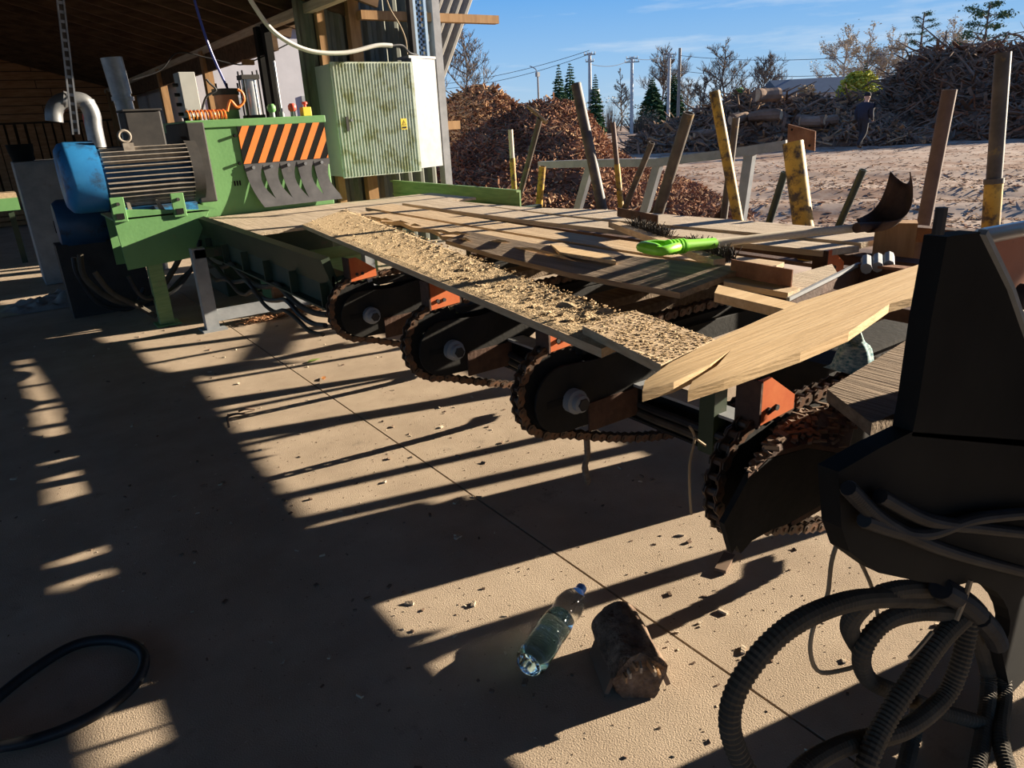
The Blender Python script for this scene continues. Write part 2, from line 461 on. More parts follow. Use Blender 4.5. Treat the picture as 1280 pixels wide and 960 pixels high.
# ---- roof over the machine line: boards on rafters that fall towards the eave
RZ = lambda x: 3.5 - 0.3 * x
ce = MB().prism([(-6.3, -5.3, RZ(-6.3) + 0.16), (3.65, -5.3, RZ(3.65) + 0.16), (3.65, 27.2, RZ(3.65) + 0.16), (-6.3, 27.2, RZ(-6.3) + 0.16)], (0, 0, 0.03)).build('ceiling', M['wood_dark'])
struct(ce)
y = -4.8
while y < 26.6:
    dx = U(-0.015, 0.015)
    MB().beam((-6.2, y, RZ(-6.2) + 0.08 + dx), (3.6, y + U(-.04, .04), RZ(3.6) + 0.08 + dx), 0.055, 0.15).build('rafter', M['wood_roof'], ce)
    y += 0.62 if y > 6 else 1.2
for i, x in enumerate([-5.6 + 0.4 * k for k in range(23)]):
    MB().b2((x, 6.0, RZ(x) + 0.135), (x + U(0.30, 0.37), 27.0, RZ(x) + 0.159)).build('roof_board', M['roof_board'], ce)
tr = MB().beam((3.12, 6.4, 2.50), (3.12, 27, 2.50), 0.09, 0.09).build('trim_1', M['plank_grey'])
struct(tr)
# ---- walls that close the shed
wl = MB().b2((-6.35, -5.3, 2.9), (-6.2, 27.2, 5.4)).build('wall_left', M['wood_dark']); struct(wl)
for yy in (-5.0, 0.0, 5.0, 10.0, 15.0, 20.0):
    MB().b2((-6.34, yy, 0), (-6.2, yy + .15, 2.9)).build('post', M['wood_post'], wl)
for xx in (-6.2, -2.7, .8, 4.25):
    MB().b2((xx, -5.35, -.05), (xx + .15, -5.2, 2.9)).build('post', M['wood_post'], wl)
g2 = grid([-60, -45, -30, -20, -12, -8, -6.19], [-60, -30, -10, 10, 30, 60, 100], lambda x, y: -.04).build('side_ground', M['dirt']); struct(g2)
g3 = grid([-6.19, -2, 2, 4.67], [-60, -40, -20, -10, -5.19], lambda x, y: -.04).build('front_ground', M['dirt']); struct(g3)
wf = MB().b2((-6.2, -5.35, 2.9), (4.4, -5.2, 5.4)).build('wall_front', M['wood_dark']); struct(wf)
wb = MB().b2((-6.2, 22.1, 0), (3.4, 22.2, 5.4)).build('wall_back', M['wood_dark']); struct(wb)
z = 1.85
while z < 3.9:
    x = -3.2 - U(0, 1.0)
    while x < 3.2:
        L = U(1.6, 3.2)
        MB().b2((x, 22.06 - U(0, .03), z), (min(x + L, 3.3), 22.1, z + 0.17)).build('plank', M['wood_wall'], wb)
        x += L + 0.02
    z += 0.19
x = -3.0
while x < 3.2:
    MB().b2((x, 22.03 - U(0, .03), 0.0), (x + 0.15, 22.1, 1.8)).build('plank', M['wood_wall'], wb)
    x += U(0.17, 0.22)
# boards under the eave along the open side, with posts and bays
wr = MB().b2((3.10, 9.0, 2.22), (3.16, 27, 2.46)).build('wall_right', M['wood_roof']); struct(wr)
for yy in (9.0, 9.28):
    MB().b2((3.02, yy, 0), (3.10, yy + 0.11, 2.5)).build('post', M['black_matte'], wr)
for yy in (12.0, 15.2, 18.4, 21.5):
    MB().b2((3.05, yy, 0), (3.17, yy + 0.15, 2.5)).build('post', M['wood_post'], wr)
MB().b2((3.08, 9.5, 0), (3.12, 22, 1.3)).build('lower_boarding', M['wood_red'], wr)
# ---- cross wall of corrugated sheet behind the cabinet
def corr(p0, u, L, zlo, ztop, amp=0.022, pitch=0.16):
    """corrugated sheet from p0 along unit vector u; ztop(t) gives its upper edge; ribs run up"""
    b = MB(); n = int(L / pitch * 4); u = V(u).normalized(); nrm = V((u.y, -u.x, 0)); vs_ = []; fs = []
    for i in range(n + 1):
        t = L * i / n; a = amp * (1, 1, -1, -1)[i % 4]
        q = V(p0) + u * t + nrm * a
        vs_ += [V((q.x, q.y, zlo(t))), V((q.x, q.y, ztop(t)))]
    for i in range(n): fs.append((2 * i, 2 * i + 2, 2 * i + 3, 2 * i + 1))
    return b.add(vs_, fs)
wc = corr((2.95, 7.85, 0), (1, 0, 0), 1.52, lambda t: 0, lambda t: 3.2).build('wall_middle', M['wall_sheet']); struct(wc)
MB().b2((3.50, 7.72, 0.0), (3.62, 7.82, 3.2)).build('post', M['wood_post'], wc)
MB().b2((3.16, 7.74, 0.0), (3.24, 7.82, 3.2)).build('post', M['wood_post'], wc)
a = at_y(450, 28, 7.66); b_ = at_y(616, 20, 7.66)
MB().beam((a.x, 7.66, 2.43), (b_.x + .05, 7.66, 2.43), 0.10, 0.085).build('girt', M['wood_post'], wc)
ep0 = at_y(556, 245, 7.62)
MB().b2((4.42, 7.58, -0.05), (4.51, 7.70, 3.2)).build('corner_post', M['cab_side'], wc)
sh = MB(); n_ = 20
for i in range(n_ + 1):
    x_ = 3.95 + .64 * i / n_; y_ = 7.97 + (.02, .02, -.02, -.02)[i % 4]
    sh.v += [(x_ - .06, y_, 1.42), (x_ + .95, y_, 3.28)]
sh.f = [(2 * i, 2 * i + 2, 2 * i + 3, 2 * i + 1) for i in range(n_)]; sh.m = [0] * n_
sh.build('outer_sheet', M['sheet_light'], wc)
pp = at_y(552, 157, 7.76)
MB().b2((4.49, 7.72, pp.z - .05), (4.76, 7.82, pp.z + .045)).build('rail_end', M['wood_post'], wc)

# ---- added unseen sun blocker right of the yard, sunlight passes below its front panel
cn = thing('sun_blocker', (13, -6, -0.2), 'unseen tall boarded sun blocker added outside the yard', 'shed')
MB().b2((12.0, -22, 3.72), (12.1, 2.95, 7.2)).build('cladding', M['wood_red'], cn)
MB().prism([(11.9, -22, 7.2), (18.4, -22, 7.9), (18.4, 2.95, 7.9), (11.9, 2.95, 7.2)], (0, 0, 0.06)).build('roof', M['roof_blue'], cn)
for yy in (-22, -10.5):
    for xx, hh in ((12.05, 7.2), (18.2, 7.9)):
        MB().b2((xx - .08, yy, -0.3), (xx + .08, yy + .16, hh)).build('post', M['wood_post'], cn)

# ---- white hall beyond the shed, seen between the posts
wh = thing('white_hall', (5.5, 16, -0.1), 'white walled hall glimpsed through the bays beyond the machine', 'building')
MB().b2((3.4, 15.6, -0.2), (8.5, 25, 3.3)).build('wall', M['white_wall'], wh)
MB().prism([(3.25, 15.4, 3.3), (5.95, 15.4, 3.9), (8.65, 15.4, 3.3)], (0, 9.8, 0)).build('roof', M['roof_blue'], wh)
for k in range(3):
    w_ = MB().b2((4.0 + k * 1.8, 15.57, 1.2), (4.7 + k * 1.8, 15.6, 2.0)).build('window', M['steel_grey'], wh)

# ---- far house with a blue grey roof
hp = at_d(1025, 120, 62); hz = yard_z(hp.x, hp.y)
ux = V((0.82, -0.57, 0)); uy = V((0.57, 0.82, 0))
hs = thing('far_house', (hp.x, hp.y, hz), 'long house with blue grey roof behind the log heap', 'house')
o_ = V((hp.x, hp.y, 0))
def hq(a_, b_, z_): q = o_ + ux * a_ + uy * b_; return (q.x, q.y, z_)
zt = at_d(1025, 116, 62).z; zr = at_d(1025, 97, 64).z
MB().prism([hq(-2.7, 0, hz - .3), hq(2.6, 0, hz - .3), hq(2.6, 5, hz - .3), hq(-2.7, 5, hz - .3)], (0, 0, zt - hz + .3)).build('wall', M['white_wall'], hs)
MB().prism([hq(-3.0, -.4, zt), hq(-3.0, 2.5, zr), hq(-3.0, 5.4, zt)], ux * 5.9).build('roof', M['roof_blue'], hs)
# ================================================================ BOARD EDGER WITH ITS DRIVE
ed = thing('edging_machine', (2.02, 6.85, 0), 'green sawmill edging machine with striped hazard panel and rubber flaps', 'machine')
FY = 6.42
tl, tr_ = at_y(232, 150, FY), at_y(404, 145, FY)
x0, x1, zt = tl.x, tr_.x, (tl.z + tr_.z) / 2
MB().b2((x0, FY, 0.70), (x1, 7.35, zt - 0.06)).build('housing', M['green'], ed, bevel=0.008)
MB().b2((x0 - .012, FY - .015, zt - 0.06), (x1 + .012, 7.37, zt)).build('lid', M['green'], ed, bevel=0.006)
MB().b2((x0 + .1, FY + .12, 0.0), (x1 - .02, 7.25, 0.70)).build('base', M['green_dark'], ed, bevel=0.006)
MB().b2((x0 - .10, 6.0, .86), (x0 + .03, FY + .3, zt - .02)).build('coupling_guard', M['soot'], ed, bevel=.01)
hx0, hx1 = at_y(296, 160, FY).x, x1 - .005
hz1, hz0 = at_y(330, 155, FY).z, at_y(350, 202, FY).z
hp_ = MB().b2((hx0, FY - .012, hz0), (hx1, FY, hz1)).build('hazard_panel', M['black_matte'], ed)
# orange stripes: slanted bars clipped to the panel
sw = (hx1 - hx0) / 6.3; sl_ = sw * 1.35
for k in range(-1, 7):
    xb = hx0 + k * sw * 1.02 + sw * .02
    bl, br = xb, xb + sw * .5
    tl_, trr = bl + sl_, br + sl_
    # polygon in (x, f) with f 0..1 bottom to top, clipped to x range
    poly = [(bl, 0), (br, 0), (trr, 1), (tl_, 1)]
    def clip(P, c, s):
        out = []
        for (ax, af), (bx, bf) in zip(P, P[1:] + P[:1]):
            ia, ib = s * (ax - c) >= 0, s * (bx - c) >= 0
            if ia: out.append((ax, af))
            if ia != ib:
                t = (c - ax) / (bx - ax); out.append((c, af + (bf - af) * t))
        return out
    poly = clip(clip(poly, hx0 + .002, 1), hx1 - .002, -1)
    if len(poly) < 3: continue
    MB().prism([(px_, FY - .0135, hz0 + .003 + f * (hz1 - hz0 - .006)) for px_, f in poly], (0, .004, 0)).build('stripe', mat('hazard orange', (0.80, 0.22, 0.035), (0.70, 0.20, 0.04), 9, 0.5) if k == -1 else bpy.data.materials['hazard orange'], hp_)
# flaps
fw = (hx1 - hx0) / 5
MB().b2((hx0, FY - .02, hz0 - .05), (hx1, FY - .004, hz0)).build('flap_clamp', M['rubber'], ed)
for k in range(5):
    b = MB(); n = 8; sk = 0.075; w0 = fw * (1.0, .98, .94, .98, 1.0)[k]; top = hz0 - .01; L = top - 0.745
    xs0 = hx0 + k * fw + fw * .03; vs_ = []; fs = []
    for i in range(n + 1):
        t = i / n; xo = sk * t * t * (1.2 - .12 * k); yo = -.024 - .07 * t * t * (1 - .1 * k)
        ww = w0 * (1 - .30 * math.sin(math.pi * min(1, t * 1.15)))
        for dy in (0, .008):
            vs_ += [V((xs0 + xo, FY + yo + dy, top - L * t)), V((xs0 + xo + ww, FY + yo + dy, top - L * t))]
    for i in range(n):
        a_ = 4 * i; c_ = a_ + 4
        fs += [(a_, a_ + 1, c_ + 1, c_), (a_ + 2, c_ + 2, c_ + 3, a_ + 3), (a_, c_, c_ + 2, a_ + 2), (a_ + 1, a_ + 3, c_ + 3, c_ + 1)]
    fs += [(0, 2, 3, 1), (4 * n, 4 * n + 1, 4 * n + 3, 4 * n + 2)]
    b.add(vs_, fs).build('rubber_flap', M['rubber'], ed, True)
    MB().cyl((xs0 + fw * .45, FY - .04, hz0 - .03), (xs0 + fw * .45, FY - .018, hz0 - .03), .014, 8).build('bolt', M['galv'], ed)
for (bx, bz) in ((x0 + .05, zt - .12), (hx0 - .03, zt - .13), (hx0 - .03, hz0 + .01)):
    MB().cyl((bx, FY - .03, bz), (bx, FY, bz), .012, 8).build('bolt', M['black_matte'], ed)
for k in range(3):
    MB().b2((hx0 - .10 + .022 * k, FY - .004, .935), (hx0 - .088 + .022 * k, FY, .975)).build('stamped_mark', M['black_matte'], ed)
MB().b2((x0 - .02, FY + .08, .76), (x0, 7.2, zt - .08)).build('side_shield', M['soot'], ed)
# ---- fittings standing on the lid
b0 = at_y(224, 140, 6.75)
cb = thing('grey_control_box', (1.66, 6.75, zt), 'light grey control box standing on the green machine lid', 'box')
ctl, cbr = at_y(217, 90, 6.72), at_y(252, 138, 6.72)
MB().b2((ctl.x + .03, 6.72, zt + .03), (cbr.x, 6.90, ctl.z)).build('box', M['cab_grey'], cb, bevel=.006)
MB().b2((ctl.x + .035, 6.712, zt + .035), (cbr.x - .006, 6.72, ctl.z - .006)).build('cover', M['cab_grey'], cb)
for k in range(4):
    zz = zt + .06 + k * .075
    MB().cyl((ctl.x - .01, 6.80, zz), (ctl.x + .03, 6.80, zz), .014, 8).build('cable_gland', M['black_plastic'], cb)
MB().b2((ctl.x + .04, 6.74, zt), (ctl.x + .06, 6.88, zt + .03)).build('stand', M['black_matte'], cb)
MB().b2((cbr.x - .04, 6.74, zt), (cbr.x - .02, 6.88, zt + .03)).build('stand', M['black_matte'], cb)
cyb = at_y(317, 140, 6.75); cyt = at_y(312, 94, 6.75)
pc = thing('pneumatic_cylinder', (cyb.x, 6.75, zt), 'upright shiny steel air cylinder on the green machine lid', 'cylinder')
MB().cyl((cyb.x, 6.75, zt + .03), (cyb.x, 6.75, cyt.z - .03), .062, 20).build('barrel', M['steel'], pc, True)
MB().b2((cyb.x - .075, 6.675, cyt.z - .035), (cyb.x + .075, 6.825, cyt.z)).build('top_plate', M['soot'], pc)
MB().b2((cyb.x - .075, 6.675, zt), (cyb.x + .075, 6.825, zt + .03)).build('bottom_plate', M['soot'], pc)
for sx in (-.062, .062):
    for sy in (-.062, .062):
        MB().cyl((cyb.x + sx, 6.75 + sy, zt + .03), (cyb.x + sx, 6.75 + sy, cyt.z + .035), .007, 8).build('tie_rod', M['black_matte'], pc)
canb = at_y(286, 140, 6.85)
cc = thing('spring_canister', (canb.x, 6.85, zt), 'rusty red canister with black cap and green foot', 'canister')
MB().cyl((canb.x, 6.85, zt), (canb.x, 6.85, zt + .08), .085, 18).build('foot', M['green'], cc, True)
MB().cyl((canb.x, 6.85, zt + .08), (canb.x, 6.85, zt + .20), .10, 18).build('body', M['brick_red'], cc, True)
MB().cyl((canb.x, 6.85, zt + .20), (canb.x, 6.85, zt + .25), .11, 18).build('cap', M['soot'], cc, True)
for sx in (-.09, .0, .09):
    MB().cyl((canb.x + sx, 6.77, zt + .25), (canb.x + sx, 6.77, zt + .29), .008, 6).build('stud', M['black_matte'], cc)
def coil(p, q, r, turns, tr, matn, name, lab):
    p, q = V(p), V(q); d = (q - p); ax = d.normalized(); a_ = ax.orthogonal().normalized(); b_ = ax.cross(a_)
    pts = [p + d * (i / (turns * 14)) + (a_ * math.cos(2 * math.pi * i / 14) + b_ * math.sin(2 * math.pi * i / 14)) * r for i in range(turns * 14 + 1)]
    return one(MB().tube(pts, tr, 6), name, M[matn], lab, 'hose', smooth=True)
ca, cb_ = at_y(232, 137, 6.55), at_y(282, 135, 6.55)
coil((ca.x, 6.55, zt + .043), (cb_.x, 6.55, zt + .043), .034, 11, .0075, 'orange_hose', 'coiled_air_hose', 'tight orange coiled air hose lying on the green machine lid')
lp = [at_y(x_, y_, 6.60) for x_, y_ in ((284, 139), (288, 126), (297, 134), (305, 126), (303, 116), (297, 112))]
one(MB().tube(crom(lp, 8), .011, 8), 'air_hose', M['orange_hose'], 'thick looping orange air hose beside the steel air cylinder', 'hose', smooth=True)
lp = [at_y(x_, y_, 6.62) for x_, y_ in ((252, 139), (258, 121), (270, 113), (262, 104), (258, 99))]
one(MB().tube(crom(lp, 8), .009, 8), 'black_air_hose', M['hose_black'], 'short black hose rising between control box and canister', 'hose', smooth=True)
lp = [V((1.75, 6.9, zt + .26)), at_y(262, 60, 6.9), at_y(243, 0, 6.9), at_y(236, -40, 6.9)]
lp[0] = at_y(285, 112, 6.85)
one(MB().tube(crom(lp, 8), .011, 8), 'blue_air_hose', M['blue_hose'], 'blue air hose hanging from the roof to the machine lid', 'hose', smooth=True)
for k, (xx, nm, lab) in enumerate(((340, 'green', 'small green valve knob next to the steel air cylinder'), (352, 'galv', 'thin metal valve lever between the green and red valves'), (366, 'red_plastic', 'small red capped valve on the green lid beside the yellow push button box'))):
    p = at_y(xx, 140, 6.6)
    vv = thing('valve', (p.x, 6.6, zt), lab, 'valve')
    MB().cyl((p.x, 6.6, zt), (p.x, 6.6, zt + .045), .022, 10).build('body', M['steel_grey'], vv, True)
    if k == 1: MB().tube([(p.x, 6.6, zt + .04), (p.x, 6.6, zt + .45)], .010, 8).build('lever', M['galv'], vv, True)
    else: MB().lathe([(.02, 0), (.036, .02), (.036, .05), (.02, .07)], (p.x, 6.6, zt + .04), (0, 0, 1), 12).build('knob', M[nm], vv, True)
p = at_y(382, 139, 6.6)
pb = thing('push_button_box', (p.x, 6.6, zt), 'small yellow emergency push button box on machine lid', 'switch')
MB().b2((p.x - .04, 6.56, zt), (p.x + .04, 6.64, zt + .075)).build('box', M['yellow_plastic'], pb, bevel=.006)
MB().lathe([(.012, 0), (.012, .02), (.024, .025), (.024, .04), (.014, .045)], (p.x, 6.6, zt + .075), (0, 0, 1), 12).build('button', M['red_plastic'], pb, True)

# ---- bracket carrying the motor
bk = thing('motor_bracket', (.98, 6.1, 0), 'green welded motor bracket on a single post', 'bracket')
BY = 5.88
q = [at_y(x_, y_, BY) for x_, y_ in ((138, 262), (262, 262), (240, 322), (160, 338))]
MB().prism([V((p.x, BY, p.z)) for p in q][::-1], (0, .012, 0)).build('front_plate', M['green'], bk, bevel=.003)
zp = at_y(200, 268, BY).z
MB().b2((q[0].x, BY, zp - .012), (q[1].x + .05, 6.5, zp)).build('top_plate', M['green'], bk)
MB().b2((q[0].x + .02, 6.45, .42), (q[1].x, 6.465, zp)).build('rear_plate', M['green'], bk)
for x_, y_ in ((147, 256), (222, 250)):
    p = at_y(x_, y_, BY - .01)
    MB().b2((p.x - .045, BY - .02, p.z - .12), (p.x + .045, BY, p.z + .05)).build('lug', M['green'], bk, bevel=.004)
    MB().b2((p.x - .025, BY - .025, p.z - .10), (p.x + .025, BY - .018, p.z - .06)).build('slot', M['black_matte'], bk)
    MB().cyl((p.x, BY - .04, p.z + .005), (p.x, BY - .015, p.z + .005), .013, 6).build('bolt', M['soot'], bk)
lt, lb = at_y(197, 330, BY + .05), at_z(209, 405, 0)
MB().beam((lb.x, BY + .05, 0), (lb.x, BY + .05, .5), .10, .08, (0, 1, 0)).build('leg', M['green_faded'], bk)
MB().b2((lb.x - .08, BY - .03, 0), (lb.x + .09, BY + .14, .012)).build('foot_plate', M['green'], bk)
# ---- blue electric motor
AY = 6.12; mc = at_y(130, 220, AY); AZ = mc.z
mo = thing('electric_motor', (.95, AY, zp), 'large blue electric motor with ribbed body and fan cowl', 'motor')
cx0, cx1, cx2 = at_y(66, 235, AY).x + .06, at_y(126, 225, AY).x, at_y(236, 215, AY).x
R_ = .245
MB().lathe([(.10, 0), (R_ * .80, .0), (R_ * .96, .03), (R_, .07), (R_, cx1 - cx0), (R_ * .9, cx1 - cx0 + .001)], (cx0, AY, AZ), (1, 0, 0), 36).build('fan_cowl', M['blue'], mo, True)
MB().cyl((cx1 - .01, AY, AZ), (cx2, AY, AZ), R_ * .80, 32).build('stator', M['blue_dark'], mo, True)
fin = None
for k in range(40):
    an = 2 * math.pi * k / 40 + .04
    if 0.30 * math.pi < an < .70 * math.pi: continue
    d = V((0, math.cos(an), math.sin(an)))
    if fin is None:
        fin = MB().box((0, 0, 0), (cx2 - cx1 - .03, R_ * .20, .006)).mesh('fin', M['fin'])
    o = bpy.data.objects.new('cooling_fin', fin); COL.objects.link(o); o.parent = mo; o['_o'] = mo['_o']
    o.location = V(((cx1 + cx2) / 2, AY, AZ)) + d * R_ * .88 - V(mo['_o'])
    o.rotation_euler = (an, 0, 0)
MB().cyl((cx2 - .02, AY, AZ), (cx2 + .06, AY, AZ), R_ * .98, 32).build('end_shield', M['soot'], mo, True)
MB().cyl((cx2 + .06, AY, AZ), (x0 + .02, AY + .0, AZ), .045, 16).build('shaft', M['soot'], mo, True)
tb0, tb1 = at_y(152, 140, AY - .05), at_y(206, 178, AY - .05)
MB().b2((tb0.x, AY - .12, AZ + R_ * .7), (tb1.x, AY + .14, tb0.z)).build('terminal_box', M['soot'], mo, bevel=.012)
MB().b2((tb0.x - .008, AY - .13, tb0.z), (tb1.x + .008, AY + .15, tb0.z + .014)).build('terminal_lid', M['soot'], mo, bevel=.004)
ep = at_y(157, 176, AY - .16)
MB().box((ep.x + .01, AY - .15, ep.z - .045), (.07, .05, .06)).build('eye_boss', M['fin'], mo)
pts = [V((ep.x + .038 * math.cos(2 * math.pi * k / 14), AY - .15, ep.z + .03 + .038 * math.sin(2 * math.pi * k / 14))) for k in range(14)]
MB().tube(pts, .010, 8, closed=True).build('lifting_eye', M['fin'], mo, True)
f0, f1 = at_y(160, 262, BY + .03), at_y(206, 262, BY + .03)
ft = MB().prism([(f0.x, BY + .02, zp), (f1.x, BY + .02, zp), (f1.x, BY + .02, zp + .03), (f1.x - .03, BY + .02, zp + .10), (f1.x - .045, BY + .02, zp + .10), (f1.x - .03, BY + .02, zp + .03), (f0.x + .03, BY + .02, zp + .03), (f0.x + .02, BY + .02, zp + .10), (f0.x, BY + .02, zp + .10)], (0, .05, 0))
ft.build('foot', M['fin'], mo)
MB().b2((q[0].x + .06, AY - .16, zp), (q[1].x - .06, AY + .16, zp + .06)).build('base_rail', M['blue'], mo)
# ---- second motor, low behind
m2 = thing('hydraulic_motor', (.45, 6.95, .15), 'dark oily blue motor low behind the bracket', 'motor')
c2 = at_y(95, 280, 6.85)
MB().lathe([(.10, 0), (.17, .0), (.20, .04), (.20, .30), (.18, .33), (.18, .6)], (at_y(70, 280, 6.85).x, 6.85, c2.z), (1, 0, 0), 28).build('cowl', M['blue_dark'], m2, True)
MB().b2((.35, 6.72, .0), (.95, 6.98, c2.z - .14)).build('tank', M['soot'], m2)
# ---- grey panel cabinet far left
gc0, gc1 = at_z(57, 347, 0), at_z(140, 347, 0)
gq = at_y(20, 200, 8.6)
gc = thing('sheet_metal_cabinet', (.45, 8.85, 0), 'dim grey sheet metal cabinet standing behind the blue motor', 'cabinet')
g0 = at_y(34, 270, 8.6).x
MB().b2((g0, 8.6, .0), (g0 + .62, 9.1, gq.z - .02)).build('body', M['steel_grey'], gc, bevel=.008)
MB().b2((g0 + .02, 8.588, .05), (g0 + .60, 8.6, gq.z - .05)).build('door', M['steel_grey'], gc)
MB().b2((g0 + .20, 8.58, .50), (g0 + .36, 8.588, .62)).build('vent', M['black_matte'], gc)
bt = thing('black_tub', (g0 + .05, 8.8, gq.z - .02), 'small black tub on top of the dim grey cabinet', 'tub')
MB().lathe([(.09, 0), (.11, .10), (.115, .16), (.10, .16), (.09, .12)], (g0 + .10, 8.8, gq.z - .02), (0, 0, 1), 16).build('tub', M['black_matte'], bt, True)
# ---- hanging slotted rail, duct
a_, b_ = at_y(72, -30, 6.9), at_y(95, 168, 6.9)
ss = thing('slotted_strut', tuple(b_), 'slotted galvanised strut hanging from the roof over the blue motor', 'strut')
u_ = (a_ - b_).normalized(); sx = V((1, 0, 0)); L_ = (a_ - b_).length
for s_ in (-1, 1):
    MB().beam(b_ + sx * .021 * s_, a_ + sx * .021 * s_, .012, .03, (0, -1, 0)).build('flange', M['galv'], ss)
MB().beam(b_ + V((0, .012, 0)), a_ + V((0, .012, 0)), .036, .006, (0, -1, 0)).build('back', M['stake_dark'], ss)
k = 0.02
while k < L_ - .03:
    MB().beam(b_ + u_ * k, b_ + u_ * (k + .022), .032, .008, (0, -1, 0)).build('rung', M['galv'], ss); k += .065
dt, db = at_y(139, 72, 8.6), at_y(157, 138, 8.6)
du = thing('exhaust_duct', tuple(at_y(160, 165, 8.6)), 'galvanised extraction duct rising behind the blue motor', 'duct')
MB().tube([V((at_y(164, 170, 8.6).x, 8.6, 0)), at_y(164, 170, 8.6), db, at_y(150, 112, 8.6)], .085, 18).build('lower_pipe', M['galv'], du, True)
MB().tube([at_y(152, 118, 8.6), dt], [.095, .10], 18).build('upper_pipe', M['galv'], du, True)
MB().tube([at_y(154, 126, 8.6), at_y(153, 121, 8.6)], .103, 18).build('collar', M['galv'], du, True)
el = thing('elbow_duct', tuple(at_y(120, 165, 9.4)), 'bent silver extraction pipe elbow behind the slotted strut', 'duct')
MB().tube(crom([at_y(68, 152, 9.4), at_y(68, 138, 9.4), at_y(76, 128, 9.4), at_y(92, 125, 9.4), at_y(106, 128, 9.4), at_y(115, 143, 9.4), at_y(119, 168, 9.4), V((at_y(119, 168, 9.4).x, 9.4, .6)), V((at_y(119, 168, 9.4).x, 9.4, 0))], 6), .085, 16).build('pipe', M['galv'], el, True)
for p_, q_ in (((106, 127), (108, 131)), ((78, 125), (82, 126))):
    MB().tube([at_y(*p_, 9.4), at_y(*q_, 9.4)], .095, 16).build('seam_ring', M['galv'], el, True)
# far clutter between the posts
for (xa, ya, xb, yb, Y_, m_, nm, lab, ct) in (
    (105, 135, 117, 168, 10.6, 'red_plastic', 'red_canister', 'small red canister standing behind the silver pipe elbow', 'canister'),
    (0, 243, 26, 262, 10.5, 'green', 'roller_table', 'end of a green roller table at the far left', 'table')):
    A_, B_ = at_y(xa, ya, Y_), at_y(xb, yb, Y_)
    t_ = thing(nm, (A_.x, Y_, 0), lab, ct)
    if nm == 'roller_table':
        MB().b2((A_.x - 1.2, Y_, B_.z), (B_.x, Y_ + .5, A_.z - .05)).build('frame', M['green'], t_)
        MB().b2((A_.x - 1.2, Y_ + .02, A_.z - .05), (B_.x, Y_ + .48, A_.z)).build('board', M['plank'], t_)
        for xx in (A_.x - .9, B_.x - .1): MB().b2((xx - .03, Y_ + .05, 0), (xx + .03, Y_ + .11, B_.z)).build('leg', M['green_dark'], t_)
    else:
        MB().lathe([(.06, 0), (.06, A_.z - .1), (.03, A_.z)], ((A_.x + B_.x) / 2, Y_, 0), (0, 0, 1), 12).build('body', M[m_], t_, True)
lum = [(-1.0, 14.0, .0, 'low stack board'),]
for k in range(7):
    yy = 15.5 + (k % 3) * .9; zz = .02 + (k // 3) * .09
    one(MB().box((.2 + U(-.3, .3), yy, zz + .04), (1.9, .18, .07), U(-.15, .15)), 'offcut_board', M['wood_post'], 'loose board on the floor in front of the far plank wall', 'board', group='boards by the far wall')
# ---- crumpled plastic sheet on floor
tp = at_z(90, 376, 0)
def crump(x, y):
    e = max(0.0, 1 - ((x / .55) ** 2 + (y / .30) ** 2))
    return .004 + .16 * e ** .6 * abs(noise.noise(V((x * 5, y * 6, 3))) + .5 * noise.noise(V((x * 13, y * 13, 1)))) + .03 * e
gt = grid([-.55 + .025 * i for i in range(45)], [-.30 + .025 * i for i in range(25)], crump)
gt.v = [(a + tp.x, b + tp.y, c) for a, b, c in gt.v]
one(gt, 'plastic_sheet', M['tarp'], 'crumpled grey plastic sheet on the dark floor below the blue motor', 'sheet', smooth=True)
# ---- hoses hanging under the bracket
H_ = [(((100, 318), (108, 350), (150, 378), (190, 372), (215, 340), (235, 300)), 6.2, .022), (((92, 322), (98, 345), (125, 380), (165, 385), (180, 360)), 6.4, .018),
      (((250, 300), (245, 330), (225, 350), (205, 372)), 6.0, .016), (((160, 345), (180, 372), (215, 365), (240, 335), (250, 300)), 5.95, .015), (((118, 340), (140, 366), (175, 384), (195, 396)), 6.05, .02)]
for k, (P_, Y_, r_) in enumerate(H_):
    pts = [at_y(x_, y_, Y_) for x_, y_ in P_]
    pts = [V((p.x, p.y, max(p.z, r_ + .002))) for p in pts]
    one(MB().tube(crom(pts, 8), r_, 8), 'hydraulic_hose', M['hose_black'] if k % 2 else M['conduit'], ('thick grey hose sagging widest below the green bracket', 'black hose looping low on the left under the motor', 'grey hose dropping from the dark trough end', 'black hose curving behind the green leg', 'grey hose trailing to the floor left of the green leg')[k], 'hose', smooth=True)
# ================================================================ SWITCH CABINET AND CABLES ON THE CROSS WALL
CY = 7.35
A0, A1 = at_y(412, 81, CY), at_y(514, 76, CY)
zt_, zb_ = at_y(465, 79, CY).z, at_y(478, 217, CY).z
sx_ = A1.x + .36; sy_ = CY + .13
sc_ = thing('switch_cabinet', ((A0.x + A1.x) / 2, CY + .2, zb_), 'mossy grey switch cabinet with white side on the corrugated wall', 'cabinet')
MB().prism([(A0.x + .02, CY + .015, zb_), (A1.x, CY + .015, zb_), (A1.x, 7.80, zb_), (A0.x + .02, 7.80, zb_)][::1], (0, 0, zt_ - zb_)).build('body', M['cab_grey'], sc_)
MB().prism([(A1.x + .002, CY, zb_ + .02), (sx_, sy_, zb_ + .02), (sx_, 7.58, zb_ + .02), (A1.x + .002, 7.58, zb_ + .02)], (0, 0, zt_ - zb_ + .03)).build('side_panel', M['cab_side'], sc_)
MB().prism([(A1.x - .03, CY - .01, zt_ + .05), (sx_ + .01, sy_ - .01, zt_ + .05), (sx_ + .01, 7.6, zt_ + .05), (A1.x - .03, 7.6, zt_ + .05)], (0, 0, .025)).build('roof', M['cab_side'], sc_)
